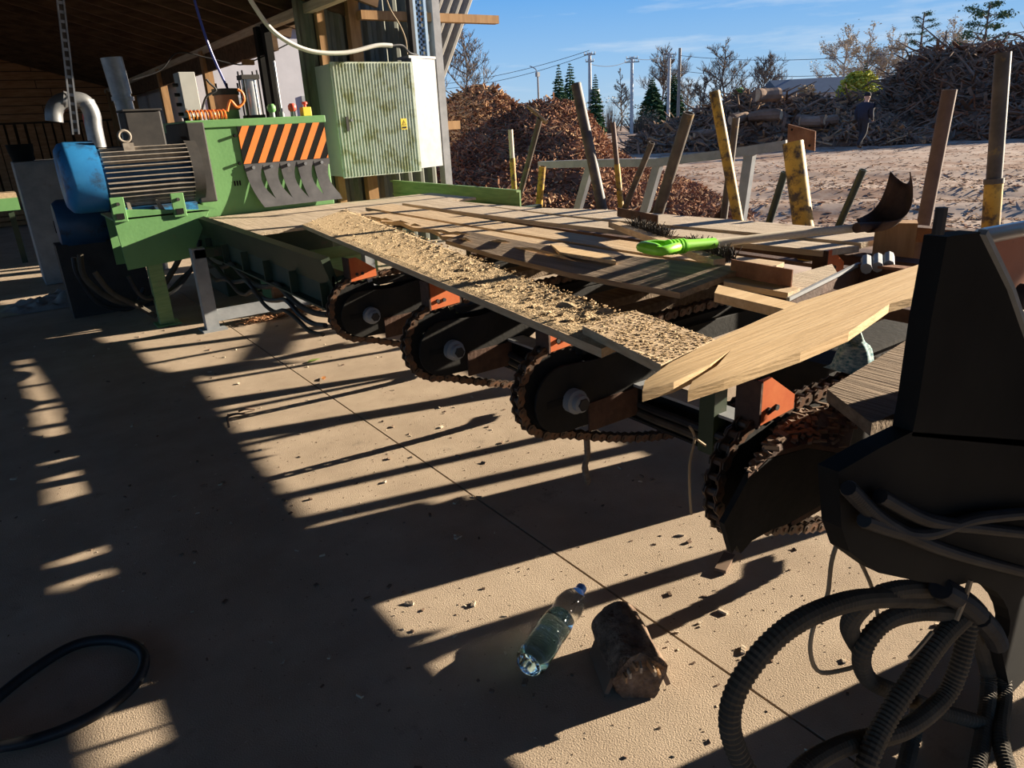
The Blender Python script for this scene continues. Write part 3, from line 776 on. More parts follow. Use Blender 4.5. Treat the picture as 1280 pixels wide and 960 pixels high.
dr = MB().b2((A0.x, CY - .012, zb_ - .012), (A1.x + .005, CY + .012, zt_ + .012)).build('door', M['cab_moss'], sc_)
nr = 26
for k in range(nr):
    xx = A0.x + .012 + (A1.x - A0.x - .02) * (k + .5) / nr
    MB().b2((xx - .0045, CY - .0175, zb_), (xx + .0045, CY - .012, zt_)).build('rib', M['cab_moss'], dr)
hq_ = at_y(434, 155, CY - .02)
MB().b2((hq_.x - .012, CY - .03, hq_.z - .07), (hq_.x + .012, CY - .016, hq_.z + .07)).build('handle', M['soot'], dr)
MB().cyl((hq_.x + .055, CY - .026, hq_.z + .035), (hq_.x + .055, CY - .016, hq_.z + .035), .014, 10).build('lock', M['galv'], dr)
wq = at_y(505, 155, CY - .02)
wt = MB().b2((wq.x - .035, CY - .0205, wq.z - .055), (wq.x + .035, CY - .0175, wq.z + .055)).build('warning_sticker', M['yellow_plastic'], dr)
MB().prism([(wq.x - .026, CY - .0215, wq.z - .012), (wq.x + .026, CY - .0215, wq.z - .012), (wq.x, CY - .0215, wq.z + .04)], (0, .001, 0)).build('warning_triangle', M['black_plastic'], dr)
MB().prism([(wq.x - .017, CY - .0222, wq.z - .006), (wq.x + .017, CY - .0222, wq.z - .006), (wq.x, CY - .0222, wq.z + .03)], (0, .0007, 0)).build('triangle_field', M['yellow_plastic'], dr)
MB().prism([(wq.x + .004, CY - .023, wq.z + .022), (wq.x - .005, CY - .023, wq.z + .008), (wq.x + .001, CY - .023, wq.z + .008), (wq.x - .003, CY - .023, wq.z - .004), (wq.x + .006, CY - .023, wq.z + .011), (wq.x, CY - .023, wq.z + .011)], (0, .0007, 0)).build('lightning_mark', M['black_plastic'], dr)
MB().b2((wq.x - .026, CY - .0215, wq.z - .045), (wq.x + .026, CY - .0205, wq.z - .025)).build('caption_bar', M['black_plastic'], dr)
# perforated cable tray above it
t0 = at_y(516, 0, 7.55); ct = thing('cable_tray', (at_y(528, 68, 7.55).x, 7.55, zt_ + .08), 'perforated blue grey cable tray rising above the switch cabinet', 'tray')
tx0, tx1 = at_y(519, 40, 7.55).x, at_y(535, 40, 7.55).x
M['tray'] = mat('blue grey tray', (0.25, 0.36, 0.48), (0.32, 0.44, 0.56), 9, 0.5, metal=0.3)
z = zt_ + .08
MB().b2((tx0, 7.55, z), (tx0 + .03, 7.60, 3.1)).build('side_rail', M['tray'], ct)
MB().b2((tx1 - .03, 7.55, z), (tx1, 7.60, 3.1)).build('side_rail', M['tray'], ct)
MB().b2(((tx0 + tx1) / 2 - .012, 7.57, z), ((tx0 + tx1) / 2 + .012, 7.58, 3.1)).build('middle_rail', M['tray'], ct)
while z < 3.05:
    MB().b2((tx0 + .03, 7.57, z), (tx1 - .03, 7.58, z + .022)).build('rung', M['tray'], ct); z += .055
MB().b2((tx0 - .05, 7.53, zt_ + .08), (tx0 - .012, 7.62, 3.1)).build('backing_post', M['soot'], ct)
pts = [at_y(x_, y_, 7.2) for x_, y_ in ((300, -25), (318, 8), (345, 42), (385, 63), (430, 66), (470, 57), (490, 57))]
wcab = thing('white_cable', tuple(pts[-1]), 'thick white power cable swinging from the roof to the switch cabinet', 'cable')
MB().tube(crom(pts, 8), .021, 10).build('sheath', M['cable_white'], wcab, True)
MB().tube(crom([pts[-1], at_y(503, 57, 7.25), at_y(512, 66, 7.35), V((tx0 - .02, 7.5, zt_ + .09))], 6), .011, 8).build('bare_end', M['hose_black'], wcab, True)
pts = [at_y(x_, y_, 7.45) for x_, y_ in ((480, -10), (488, 12), (500, 32), (507, 50), (509, 68))]
one(MB().tube(crom(pts, 8), .009, 8), 'grey_cable', M['cable_tan'], 'thin grey cable running down beside the perforated cable tray', 'cable', smooth=True)
# cables and junction box under the eave
pts = [at_y(x_, y_, 9.1) for x_, y_ in ((165, 100), (200, 88), (222, 66), (258, 72), (292, 80), (312, 78), (360, 55))]
one(MB().tube(crom(pts, 8), .008, 6), 'eave_cable', M['hose_black'], 'dark cable slung below the eave boards beyond the machine', 'cable', smooth=True)
jb = at_y(310, 78, 9.1)
one(MB().box(jb, (.13, .06, .055)), 'junction_box', M['wood_post'], 'small brown junction box on the cable below the eave', 'box')

# ================================================================ TRANSFER DECK
# ---- dark trough that leaves the machine
TX = 1.30
th_ = thing('outfeed_trough', (TX, 4.9, 0), 'dark green ribbed outfeed trough beam leading from the machine', 'conveyor beam')
TY0, TY1 = 3.42, 6.20
MB().prism([(TX - .045, TY0, .745), (TX, TY0, .755), (TX + .03, TY0, .62), (TX - .0, TY0, .60)], (0, TY1 - TY0, .02)).build('top_flange', M['green_dark'], th_)
MB().b2((TX, TY0, .50), (TX + .012, TY1, .66)).build('web', M['green_dark'], th_)
MB().b2((TX - .05, TY0, .49), (TX + .012, TY1, .50)).build('lower_flange', M['green_dark'], th_)
yy = TY0 + .06
while yy < TY1 - .1:
    MB().b2((TX - .045, yy, .50), (TX, yy + .012, .62)).build('rib', M['green_dark'], th_); yy += .46
MB().b2((TX + .012, 5.05, .685), (2.62, 6.40, .705)).build('table_sheet', M['plank_grey'], th_)
MB().b2((2.625, 5.58, .685), (3.55, 6.40, .705)).build('table_sheet', M['plank_grey'], th_)  # table widened towards the yard to block sun from the floor behind
MB().b2((TX + .02, TY0, .62), (TX + .10, TY1, .655)).build('inner_rail', M['green_dark'], th_)
lg = at_z(266, 412, 0)
MB().b2((lg.x - .045, lg.y - .04, .012), (lg.x + .045, lg.y + .04, .60)).build('leg', M['steel_grey'], th_)
MB().b2((lg.x - .08, lg.y - .08, 0), (lg.x + .09, lg.y + .08, .012)).build('foot_plate', M['steel_grey'], th_)
MB().beam((lg.x - .03, lg.y, .56), (TX + .05, lg.y, .56), .08, .06).build('leg_bracket', M['green_dark'], th_)
MB().b2((lg.x + .045, lg.y - .03, .06), (2.45, lg.y + .03, .14)).build('ground_strut', M['steel_grey'], th_)
MB().b2((2.37, lg.y - .04, .0), (2.45, lg.y + .04, .68)).build('leg', M['steel_grey'], th_)
for k, (off, mm) in enumerate(((0, 'conduit'), (.05, 'hose_black'), (.09, 'conduit'))):
    pts = []
    for i in range(15):
        t = i / 14
        pts.append((TX - .03 - .02 * k, TY1 - .05 - (TY1 - TY0 - .1) * t, .50 - off - .07 * abs(math.sin(t * (4.2 + k) * math.pi / 1.5 + k))))
    one(MB().tube(crom(pts, 5), .016 - .002 * k, 8), 'trough_hose', M[mm], ('grey hose slung highest along the dark trough', 'black hose slung in the middle along the dark trough', 'grey hose hanging lowest along the dark trough')[k], 'hose', smooth=True)
one(MB().b2((1.75, 5.72, 0.0), (2.60, 6.3, .34)), 'green_steel_box', M['green_faded'], 'low green steel box on the floor under the trough', 'box', bevel=.006)
one(MB().b2((1.66, 5.66, 0.0), (1.735, 5.72, .36)), 'timber_stub', M['wood_red'], 'brown timber stub standing against the low green box', 'post')
fb = MB()
for i in range(260):
    t = random.random(); x = 1.35 + .75 * t; y_ = lg.y - .03 + U(-.05, .05)
    a_ = U(0, 6.3); fb.tube([(x, y_, U(.004, .03)), (x + .07 * math.cos(a_), y_ + .05 * math.sin(a_), U(.01, .05))], .003, 3)
tag(fb.build('bark_fibre', M['wood_red']), 'brown bark fibre caught below the ground strut', 'bark', kind='stuff')

# ---- chain conveyor arms
NX, NZ, CR = 1.405, .485, .158         # nose centre, chain pitch radius
TAILX = 2.95; RUNZ = NZ + CR
ARM_Y = [3.33, 2.53, 1.75, 0.95]
def chain_path():
    pts = []
    x = TAILX
    while x > NX: pts.append((x, RUNZ)); x -= .02
    for k in range(41):
        a = math.pi / 2 + math.pi * k / 40
        pts.append((NX + CR * math.cos(a), NZ + CR * math.sin(a)))
    n = 110
    for i in range(1, n):
        t = i / n; pts.append((NX + (TAILX - NX) * t, NZ - CR + (-.19 * math.sin(math.pi * min(1, t * 1.0)) if t < .5 else -.19 + .0) * (1 if t < .5 else 1) + (0 if t < .5 else .30 * (t - .5))))
    return [V((a, 0, b)) for a, b in pts]
PITCH_ = .0381
LINKS = even(chain_path(), PITCH_)
def link_mesh(outer):
    b = MB(); hl = PITCH_ / 2; r = .0165; w_ = .018 if outer else .0125; th = .0035
    prof = []
    for s_ in (1, -1):
        for k in range(4):
            a = -math.pi / 2 * s_ + math.pi * s_ * (k + .0) / 3 if s_ > 0 else math.pi / 2 + math.pi * k / 3
            prof.append((s_ * hl + r * math.cos(a), r * math.sin(a)))
    prof.insert(4, (0, r * .62)); prof.append((0, -r * .62))
    for sy in (-1, 1):
        b.prism([(x, sy * w_, z) for x, z in prof], (0, sy * th, 0))
    for s_ in (-1, 1):
        if outer: b.cyl((s_ * hl, -w_ - .006, 0), (s_ * hl, w_ + .006, 0), .006, 6)
    if not outer:
        for s_ in (-1, 1): b.cyl((s_ * hl, -w_, 0), (s_ * hl, w_, 0), .0095, 7)
    return b.mesh('chain_link', M['chain'])
LK = (link_mesh(True), link_mesh(False))
def make_arm(y0, label):
    t = thing('chain_conveyor', (NX, y0, 0), label, 'conveyor', 'chain conveyors of the transfer deck')
    F0 = y0 - .012
    out = []
    for k in range(13):
        a = math.pi / 2 + math.pi * k / 12
        out.append((NX + .118 * math.cos(a) - .005, NZ - .02 + .118 * math.sin(a)))
    out += [(NX + .28, NZ - .145), (NX + .42, NZ - .07), (NX + .62, NZ + .03), (TAILX - .1, NZ + .06), (TAILX, RUNZ - .05), (NX + .36, RUNZ - .05), (NX + .18, NZ + .085)]
    for yy in (F0, y0 + .078):
        MB().prism([(x, yy, z) for x, z in out][::-1], (0, .010, 0)).build('side_plate', M['black'], t, bevel=.002)
    # lower frame plate with rust, slot and boss
    MB().b2((NX + .10, F0 - .008, NZ - .165), (NX + .33, F0, NZ - .06)).build('frame_plate', M['rust_dark'], t)
    MB().b2((NX - .075, F0 - .002, NZ - .035), (NX + .0, F0 + .001, NZ - .012)).build('tension_slot', M['black_matte'], t)
    MB().lathe([(.022, 0), (.042, .0), (.042, .03), (.030, .035), (.030, .055), (.018, .06)], (NX + .03, F0, NZ - .03), (0, -1, 0), 18).build('axle_boss', M['steel_grey'], t, True)
    MB().cyl((NX + .03, F0 - .066, NZ - .03), (NX + .03, F0 - .05, NZ - .03), .022, 6).build('axle_nut', M['soot'], t)
    sp = MB(); n = 26; pr_ = []
    for k in range(n * 2):
        a = math.pi * k / n; r = CR - (.022 if k % 2 else .006); pr_.append((NX + r * math.cos(a), y0 + .034, NZ + r * math.sin(a)))
    sp.prism(pr_, (0, .010, 0)).build('sprocket', M['black'], t)
    MB().cyl((NX, F0 + .01, NZ), (NX, y0 + .078, NZ), .03, 12).build('axle', M['soot'], t, True)
    MB().b2((NX + .10, y0 + .010, RUNZ - .05), (TAILX, y0 + .070, RUNZ - .024)).build('chain_rail', M['black'], t)
    for xx in (2.72,) if y0 == ARM_Y[0] else ():
        lgo = MB().b2((xx, y0 + .01, 0), (xx + .06, y0 + .07, NZ + .07)).build('leg', M['black'], t); lgo['leg'] = 1
        MB().b2((xx - .04, y0 - .04, 0), (xx + .12, y0 + .12, .01)).build('foot_plate', M['black'], t)['leg'] = 1
    ch = bpy.data.objects.new('chain', None); COL.objects.link(ch); ch.parent = t; ch['_o'] = t['_o']
    for i in range(len(LINKS) - 1):
        a, b = LINKS[i], LINKS[i + 1]; mid = (a + b) / 2; d = b - a
        if mid.x > 2.4 and mid.z < NZ: continue
        o = bpy.data.objects.new('chain_link', LK[i % 2]); COL.objects.link(o); o.parent = ch
        o.location = mid + V((0, y0 + .039, 0)) - V(t['_o'])
        o.rotation_euler = (0, -math.atan2(d.z, d.x), 0)
    for px0 in (NX - .035, NX + 1.50):
        pr2 = [(px0 - .005, RUNZ - .012), (px0 - .005, RUNZ + .104), (px0 + .035, RUNZ + .104), (px0 + .135, RUNZ + .035), (px0 + .135, RUNZ - .002)]
        pu = MB().prism([(x, y0 + .012, z) for x, z in pr2][::-1], (0, .008, 0)).build('pusher', M['orange'], t)
        if px0 > NX: pu['second'] = 1
        MB().b2((px0 - .012, y0 + .005, RUNZ - .012), (px0 - .005, y0 + .075, RUNZ + .104)).build('pusher_face', M['rust_dark'], pu)
        for bx in (.03, .06):
            MB().cyl((px0 + bx, y0 + .006, RUNZ + .022), (px0 + bx, y0 + .014, RUNZ + .022), .008, 8).build('bolt', M['soot'], pu)
    return t
def dup_tree(o, parent=None, no_second=False, drop_leg=False):
    c = o.copy()
    COL.objects.link(c)
    c.parent = parent
    for ch in [x for x in bpy.data.objects if x.parent == o]:
        if no_second and ch.get('second'): continue
        if parent is None and ch.get('leg') and drop_leg: continue
        dup_tree(ch, c, no_second)
    return c
arm0 = make_arm(ARM_Y[0], 'chain conveyor arm nearest the green machine, orange pusher at its nose')
for k, lab in enumerate(('second chain conveyor arm from the green machine', 'third chain conveyor arm from the machine, under the sawdust covered board', 'nearest chain conveyor arm, its nose hung with dark bark')):
    c = dup_tree(arm0, None, k + 1 != 2, k < 2); c.location = (NX, ARM_Y[k + 1], 0); c['label'] = lab
for o in [x for x in bpy.data.objects if x.parent == arm0 and x.get('second')]:
    for ch in [x for x in bpy.data.objects if x.parent == o]: bpy.data.objects.remove(ch)
    bpy.data.objects.remove(o)
# ---- longitudinal beam tying the arms together, bracket posts, cables in it
lb_ = thing('tie_beam', (1.86, 1.9, .25), 'dark steel channel tying the conveyor arms together under the deck', 'beam')
MB().b2((1.80, .70, .30), (1.81, 3.9, .44)).build('web', M['black'], lb_)
MB().b2((1.72, .70, .43), (1.81, 3.9, .44)).build('upper_flange', M['steel_grey'], lb_)
MB().b2((1.72, .70, .30), (1.81, 3.9, .31)).build('lower_flange', M['black'], lb_)
for yy in (1.36, 2.14, 2.92):
    MB().b2((1.70, yy, .30), (1.76, yy + .06, .64)).build('bracket_post', M['green_dark'], lb_)
for k, (zz, mm) in enumerate(((.33, 'conduit'), (.365, 'hose_black'))):
    pts = [(1.735 + .02 * math.sin(i * 1.3), .72 + 3.1 * i / 16, zz + .008 * math.sin(i * 2.1)) for i in range(17)]
    one(MB().tube(crom(pts, 4), .014, 8), 'beam_cable', M[mm], ('grey cable lying low in the tie beam', 'black cable lying high in the tie beam')[k], 'cable', smooth=True)
for k, (x_, w_) in enumerate(((2.33, .10), (3.04, .10))):
    one(MB().b2((x_, .80, .664), (x_ + w_, 5.0, .709)), 'deck_bearer', M['rust_dark'], ('inner rusty bearer lying across the conveyor arms', 'outer rusty bearer lying across the conveyor arms')[k], 'beam')

for k, (yy, xa, xb, w_) in enumerate(((2.98, 1.72, 2.9, .12), (2.22, 1.74, 2.9, .14), (2.02, 1.78, 2.9, .07), (1.38, 1.78, 2.9, .13))):
    one(MB().beam((xa, yy, .60), (xb, yy + .03, .60), w_, .05), 'cross_timber', M['plank_old'], ('dark cross timber under the boards between first and second arm', 'wider dark cross timber between second and third arm', 'narrow dark cross timber close behind the third arm', 'dark cross timber under the split board')[k], 'timber', bevel=.004)
# ---- boards
DZ = .710
def board(outline, z, th, name, matn, lab, tilt=None, group=None, smooth=False):
    """outline: (x, y) list; z: underside height, or a function of (x, y)"""
    zf = z if callable(z) else (lambda x, y: z)
    b = MB(); n = len(outline)
    vs_ = [V((x, y, zf(x, y))) for x, y in outline] + [V((x, y, zf(x, y) + th)) for x, y in outline]
    b.add(vs_, [tuple(range(n))[::-1], tuple(range(n, 2 * n))] + [(i, (i + 1) % n, n + (i + 1) % n, n + i) for i in range(n)])
    return one(b, name, M[matn], lab, 'board', group=group)
def strip(left, right, z, th, name, matn, lab, group=None):
    """board whose two edges are polylines (x at given y), quads across so that it can bend"""
    b = MB(); n = len(left); vs_ = []; fs = []
    zf = z if callable(z) else (lambda x, y: z)
    for (xa, ya), (xb, yb) in zip(left, right):
        vs_ += [V((xa, ya, zf(xa, ya))), V((xb, yb, zf(xb, yb))), V((xa, ya, zf(xa, ya) + th)), V((xb, yb, zf(xb, yb) + th))]
    for i in range(n - 1):
        a = 4 * i; c = a + 4
        fs += [(a, c, c + 1, a + 1), (a + 2, a + 3, c + 3, c + 2), (a, a + 2, c + 2, c), (a + 1, c + 1, c + 3, a + 3)]
    fs += [(0, 1, 3, 2), (4 * n - 4, 4 * n - 2, 4 * n - 1, 4 * n - 3)]
    return one(b.add(vs_, fs), name, M[matn], lab, 'board', group=group)
def pxl(pts, z): return [tuple(at_z(x_, y_, z)[:2]) for x_, y_ in pts]
z8 = lambda x_, y_: (480 + x_ / 3, 240 + y_ / 3)
TOP = .735
Yv = [5.45, 4.9, 4.3, 3.7, 3.1, 2.6, 2.1, 1.75]
def edge(x_, wob, ph): return [(x_ + wob * math.sin(yv * 1.3 + ph), yv + U(-.03, .03)) for yv in Yv]
GB = 'sawn boards lying side by side on the transfer deck'
wav = lambda amp, ph: (lambda x, y: DZ + .004 + amp * math.sin(y * 1.1 + ph))
strip(edge(3.12, .02, 0), [(3.46 - (.5 - .1 * i if i < 3 else 0) * .7, p[1]) for i, p in enumerate(edge(3.46, .02, 1))], wav(.012, 0), .026, 'sawn_board', 'plank_grey', 'outermost wide dusty board on the transfer deck', GB)
strip([(2.76 + .035 * (5.45 - yv_) , yv_) for x_, yv_ in edge(2.72, .02, 2)], edge(3.07, .02, .4), wav(.012, .6), .026, 'sawn_board', 'plank_grey', 'second dusty board from the yard side of the deck', GB)
strip(edge(2.42, .012, 3), [(2.665 - .015 * (5.45 - yv_), yv_) for x_, yv_ in edge(2.625, .02, 2.3)], wav(.010, 1.2), .026, 'sawn_board', 'plank', 'third dusty board from the yard side of the deck', GB)
# fourth board with a torn near edge
lft = []; rgt = []
for i in range(23):
    yv = 5.15 - i * .15
    lft.append((2.17 + .03 * math.sin(yv * 1.5) - .055 * (i % 3 == 1) + U(-.02, .02), yv)); rgt.append((2.375 + .015 * math.sin(yv), yv))
strip(lft, rgt, wav(.008, 2), .024, 'sawn_board', 'plank', 'fourth deck board, its near edge torn into splinters', GB)
# tilted dark board lying behind the sawdust board
lft = [(1.98, 3.45), (1.93, 2.9), (1.90, 2.3), (1.93, 1.72)]; rgt = [(2.14, 3.45), (2.13, 2.9), (2.16, 2.3), (2.24, 1.68)]
strip(lft, rgt, lambda x, y: DZ + .004 + max(0, (x - 1.92)) * .16, .022, 'waney_board', 'plank_mid', 'dark rough edged board tilted towards the shed, ending in a ragged edge')
for k in range(9):
    yv = 4.6 - k * .24; x_ = 2.10 - .012 * k
    d_ = V((U(-.05, .02), -U(.18, .42), 0))
    b = MB(); p = V((x_ + U(-.03, .05), yv, DZ + .035 + U(0, .01))); q = p + d_ + V((0, 0, U(-.004, .02)))
    b.tube([p, (p + q) / 2 + V((U(-.015, .015), 0, .006)), q], [.003, .009, .001], 4)
    one(b, 'wood_splinter', M['plank_x'], 'long pale splinter torn from the fourth deck board', 'splinter', group='splinters along the torn board')
# sawdust covered board, long piece below and short piece on its near end
zS = lambda x, y: DZ + .006 + .005 * max(0, 2.0 - y)
A_ = pxl(((432, 262), (378, 281), (752, 437), (812, 410)), .775)
sb = thing('sawdust_board', (A_[2][0], A_[2][1], DZ), 'long board covered in sawdust running from the machine to the chains', 'board')
n = 24; lft = []; rgt = []
for i in range(n + 1):
    t = i / n
    lft.append((A_[1][0] + (A_[2][0] - A_[1][0]) * t, A_[1][1] + (A_[2][1] - A_[1][1]) * t)); rgt.append((A_[0][0] + (A_[3][0] - A_[0][0]) * t, A_[0][1] + (A_[3][1] - A_[0][1]) * t))
b = MB(); vs_ = []; fs = []
ZB = .752
for (xa, ya), (xb, yb) in zip(lft, rgt): vs_ += [V((xa, ya, ZB)), V((xb, yb, ZB)), V((xa, ya, ZB + .025)), V((xb, yb, ZB + .025))]
for i in range(n):
    a = 4 * i; c = a + 4; fs += [(a, c, c + 1, a + 1), (a + 2, a + 3, c + 3, c + 2), (a, a + 2, c + 2, c), (a + 1, c + 1, c + 3, a + 3)]
fs += [(0, 1, 3, 2), (4 * n, 4 * n + 2, 4 * n + 3, 4 * n + 1)]
b.add(vs_, fs).build('plank', M['plank'], sb)
# sawdust layer: heaped grains, thicker along the far edge
sd = MB(); na, nb = 150, 12; vs_ = []; fs = []
for i in range(na + 1):
    t = i / na
    for j in range(nb + 1):
        s_ = j / nb
        xa = A_[1][0] + (A_[2][0] - A_[1][0]) * t; ya = A_[1][1] + (A_[2][1] - A_[1][1]) * t
        xb = A_[0][0] + (A_[3][0] - A_[0][0]) * t; yb = A_[0][1] + (A_[3][1] - A_[0][1]) * t
        x = xa + (xb - xa) * (.02 + .96 * s_); y_ = ya + (yb - ya) * (.02 + .96 * s_)
        h = .026 + .002 + .010 * s_ * s_ * (.4 + .9 * t) + .010 * max(0, noise.noise(V((x * 30, y_ * 30, 0)))) * (.3 + s_) * (.3 + t)
        if j in (0, nb) or i in (0, na): h = .0252
        vs_.append(V((x, y_, ZB + h)))
for i in range(na):
    for j in range(nb):
        a = i * (nb + 1) + j; fs.append((a, a + 1, a + nb + 2, a + nb + 1))
sd.add(vs_, fs)
for k in range(2600):
    t = random.random() ** .75; s_ = random.random() ** .55
    xa = A_[1][0] + (A_[2][0] - A_[1][0]) * t; ya = A_[1][1] + (A_[2][1] - A_[1][1]) * t
    xb = A_[0][0] + (A_[3][0] - A_[0][0]) * t; yb = A_[0][1] + (A_[3][1] - A_[0][1]) * t
    x = xa + (xb - xa) * s_; y_ = ya + (yb - ya) * s_; z = ZB + .030 + .010 * s_ * s_ * (.4 + .9 * t)
    r_ = U(.0018, .0045) * (1 if random.random() < .88 else 2.2)
    sd.box((x, y_, z + r_ * .2), (r_ * U(.8, 2.4), r_, r_ * .5), Matrix.Rotation(U(0, 6.3), 3, 'Z') @ Matrix.Rotation(U(-.6, .6), 3, 'X'))
so_ = sd.build('sawdust_layer', M['sawdust'], sb); so_['kind'] = 'stuff'
B_ = pxl(((793, 390), (728, 409), (826, 458), (893, 426)), .80)
board([B_[0], B_[1], B_[2], B_[3]][::-1], ZB + .0285, .024, 'short_board', 'plank', 'short sawdust dusted board end lying on the long sawdust board')
sd2 = MB()
for k in range(700):
    u_, v_ = random.random(), random.random()
    p = V((*B_[1], 0)).lerp(V((*B_[2], 0)), u_).lerp(V((*B_[0], 0)).lerp(V((*B_[3], 0)), u_), v_)
    r_ = U(.0015, .004); sd2.box((p.x, p.y, ZB + .0525 + r_ * .3), (r_ * 2, r_, r_ * .6), U(0, 6.3))
tag(sd2.build('sawdust_crumbs', M['sawdust']), 'sawdust crumbs strewn on the short board end', 'sawdust', kind='stuff')
# bright split board in the foreground, rising to the right
C_ = [at_y(1168, 340, 1.28), at_y(1166, 380, 1.06)]
fb0, fb1 = at_z(862, 487, .80), at_z(803, 487, .81)
far_a, far_b = at_z(1172, 338, .845), at_z(1170, 378, .835)
zfb = lambda x, y: .795 + (x - 1.05) * .03
O_ = [tuple(at_z(x_, y_, .815)[:2]) for x_, y_ in ((1172, 340), (1000, 388), (900, 428), (838, 457), (806, 478), (803, 490), (842, 480), (888, 460), (914, 443), (896, 462), (865, 480), (860, 491), (905, 478), (1000, 448), (1060, 425), (1110, 393), (1170, 378))]
board(O_[::-1], zfb, .024, 'split_board', 'plank_x', 'bright fresh board split into two points at its near end')
# odd pieces at the right end of the deck
def pboard(px_, z, th, name, matn, lab):
    return board([tuple(at_z(x_, y_, z + th)[:2]) for x_, y_ in px_], z, th, name, matn, lab)
pboard(((898, 356), (1000, 380), (1016, 377), (1014, 388), (996, 390), (893, 366)), DZ + .05, .03, 'sawn_batten', 'plank_x', 'short fresh sawn batten with a square cut end at the deck end')
pboard(((905, 340), (965, 350), (1000, 360), (985, 366), (905, 352)), DZ + .03, .02, 'rough_batten', 'plank', 'rough narrow batten behind the square cut batten')
pboard(((958, 352), (1040, 330), (1046, 340), (1000, 366)), DZ + .015, .02, 'sloping_slat', 'plank_grey', 'pale grey slat lying across the rusty chute')
pboard(((688, 305), (760, 318), (770, 326), (700, 315)), DZ + .05, .016, 'thin_lath', 'plank_x', 'thin orange lath on the torn board')
# ---- scraper: wooden bar, dark bristles, rusty end plates
def pbeam(p, q, w_, h_, up=(0, 0, 1)): return MB().beam(p, q, w_, h_, up)
bp, bq = at_z(766, 280, .79), at_z(985, 360, .79)
ud = (bq - bp).normalized(); sd_ = V((ud.y, -ud.x, 0))
br = thing('bristle_bar', tuple(bp), 'wooden bar with dark bristles and rusty end plates lying on the deck boards', 'brush')
pbeam(bp, bp + ud * (bq - bp).length * .72, .05, .03).build('wooden_bar', M['plank'], br)
bb = MB()
for k in range(900):
    t = U(.10, .36) if k % 2 else U(.5, .72); p = bp + (bq - bp) * t + sd_ * U(-.075, -.03) * 1 + V((0, 0, U(-.01, .01)))
    q = p + V((U(-.03, .03), U(-.03, .03), U(.02, .055))); bb.tube([p, q], .0016, 3, False)
bo = bb.build('bristles', M['bristle'], br); bo['kind'] = 'stuff'
pl1, pl2 = at_z(772, 265, .81), at_z(822, 275, .81)
MB().beam(pl1, pl2, .006, .05).build('end_plate', M['rust_dark'], br)
pl1, pl2 = at_z(914, 334, .79), at_z(990, 348, .79)
MB().beam(pl1, pl2, .006, .06).build('end_plate', M['rust'], br)
# ---- shovel with a lime green grip
s0, s1, s2, s3 = at_z(805, 312, .86), at_z(893, 304, .845), at_z(1000, 292, .85), at_z(1092, 283, .86)
sv = thing('shovel', tuple(s0), 'old shovel with lime green plastic grip and dusty shaft lying on the boards', 'shovel')
MB().tube(crom([s0.lerp(s1, .55), s1, s2, s3], 6), .017, 12).build('shaft', M['handle'], sv, True)
d_ = (s1 - s0).normalized(); pe = V((-d_.y, d_.x, 0))
MB().tube([s0.lerp(s1, .42), s0.lerp(s1, .7), s1], [.028, .023, .0215], 16).build('grip_socket', M['lime'], sv, True)
gp = s0.lerp(s1, .10)
pts = [gp + pe * .0 + d_ * .13, gp + d_ * .06 + pe * .055 + V((0, 0, .006)), gp + pe * .065, gp - d_ * .012 + pe * .03, gp - d_ * .012 - pe * .03, gp - pe * .065, gp + d_ * .06 - pe * .055 + V((0, 0, .006)), gp + d_ * .13]
MB().tube(crom(pts, 5), .018, 10).build('grip_bow', M['lime'], sv, True)
MB().lathe([(.020, -.055), (.024, -.03), (.024, .03), (.020, .055)], gp - d_ * .004 + V((0, 0, .002)), pe, 14).build('grip_bar', M['lime'], sv, True)
for k in range(5):
    c_ = s0.lerp(s1, .34 + .05 * k); MB().tube([c_ - d_ * .004, c_ + d_ * .004], .030, 14).build('grip_rib', M['lime'], sv, True)
# blade: dished plate curling up, seen edge on
bl = MB(); vs_ = []; fs = []; nu, nv = 12, 8
base_ = s3 - d_ * .03; fw_ = d_; sd2_ = pe
for i in range(nu + 1):
    t = i / nu
    c_ = base_ + fw_ * (.20 * math.sin(t * 1.7)) + V((0, 0, -.025 + .19 * t ** 2.4))
    wd = .085 * (1 - .45 * t ** 3) * (.75 + .25 * min(1, t * 4))
    for j in range(nv + 1):
        s_ = -1 + 2 * j / nv
        vs_.append(c_ + sd2_ * wd * s_ + V((0, 0, .05 * s_ * s_)) - fw_ * .05 * s_ * s_ * t)
for i in range(nu):
    for j in range(nv):
        a = i * (nv + 1) + j; fs.append((a, a + 1, a + nv + 2, a + nv + 1))
bo = bl.add(vs_, fs).build('blade', M['rust_dark'], sv, True)
sm = bo.modifiers.new('thickness', 'SOLIDIFY'); sm.thickness = .004
MB().tube([s3 - d_ * .10, s3 + d_ * .05], [.021, .016], 12).build('socket', M['rust_dark'], sv, True)

# ---- green side sheet behind the deck
gs = thing('side_guard_sheet', (3.74, 6.7, .1), 'long faded green guard sheet on the far side of the deck', 'guard')
MB().b2((3.72, 5.15, .54), (3.735, 7.55, .77)).build('sheet', M['green_faded'], gs)
MB().b2((3.69, 5.15, .755), (3.72, 7.55, .775)).build('top_lip', M['green_faded'], gs)
MB().b2((3.705, 5.15, .62), (3.72, 7.55, .635)).build('crease', M['green_faded'], gs)
for yy in (7.45,): MB().b2((3.735, yy, 0), (3.785, yy + .05, .7)).build('post', M['green_dark'], gs)
MB().b2((3.735, 5.2, .56), (4.0, 5.26, .62)).build('arm', M['green_dark'], gs)
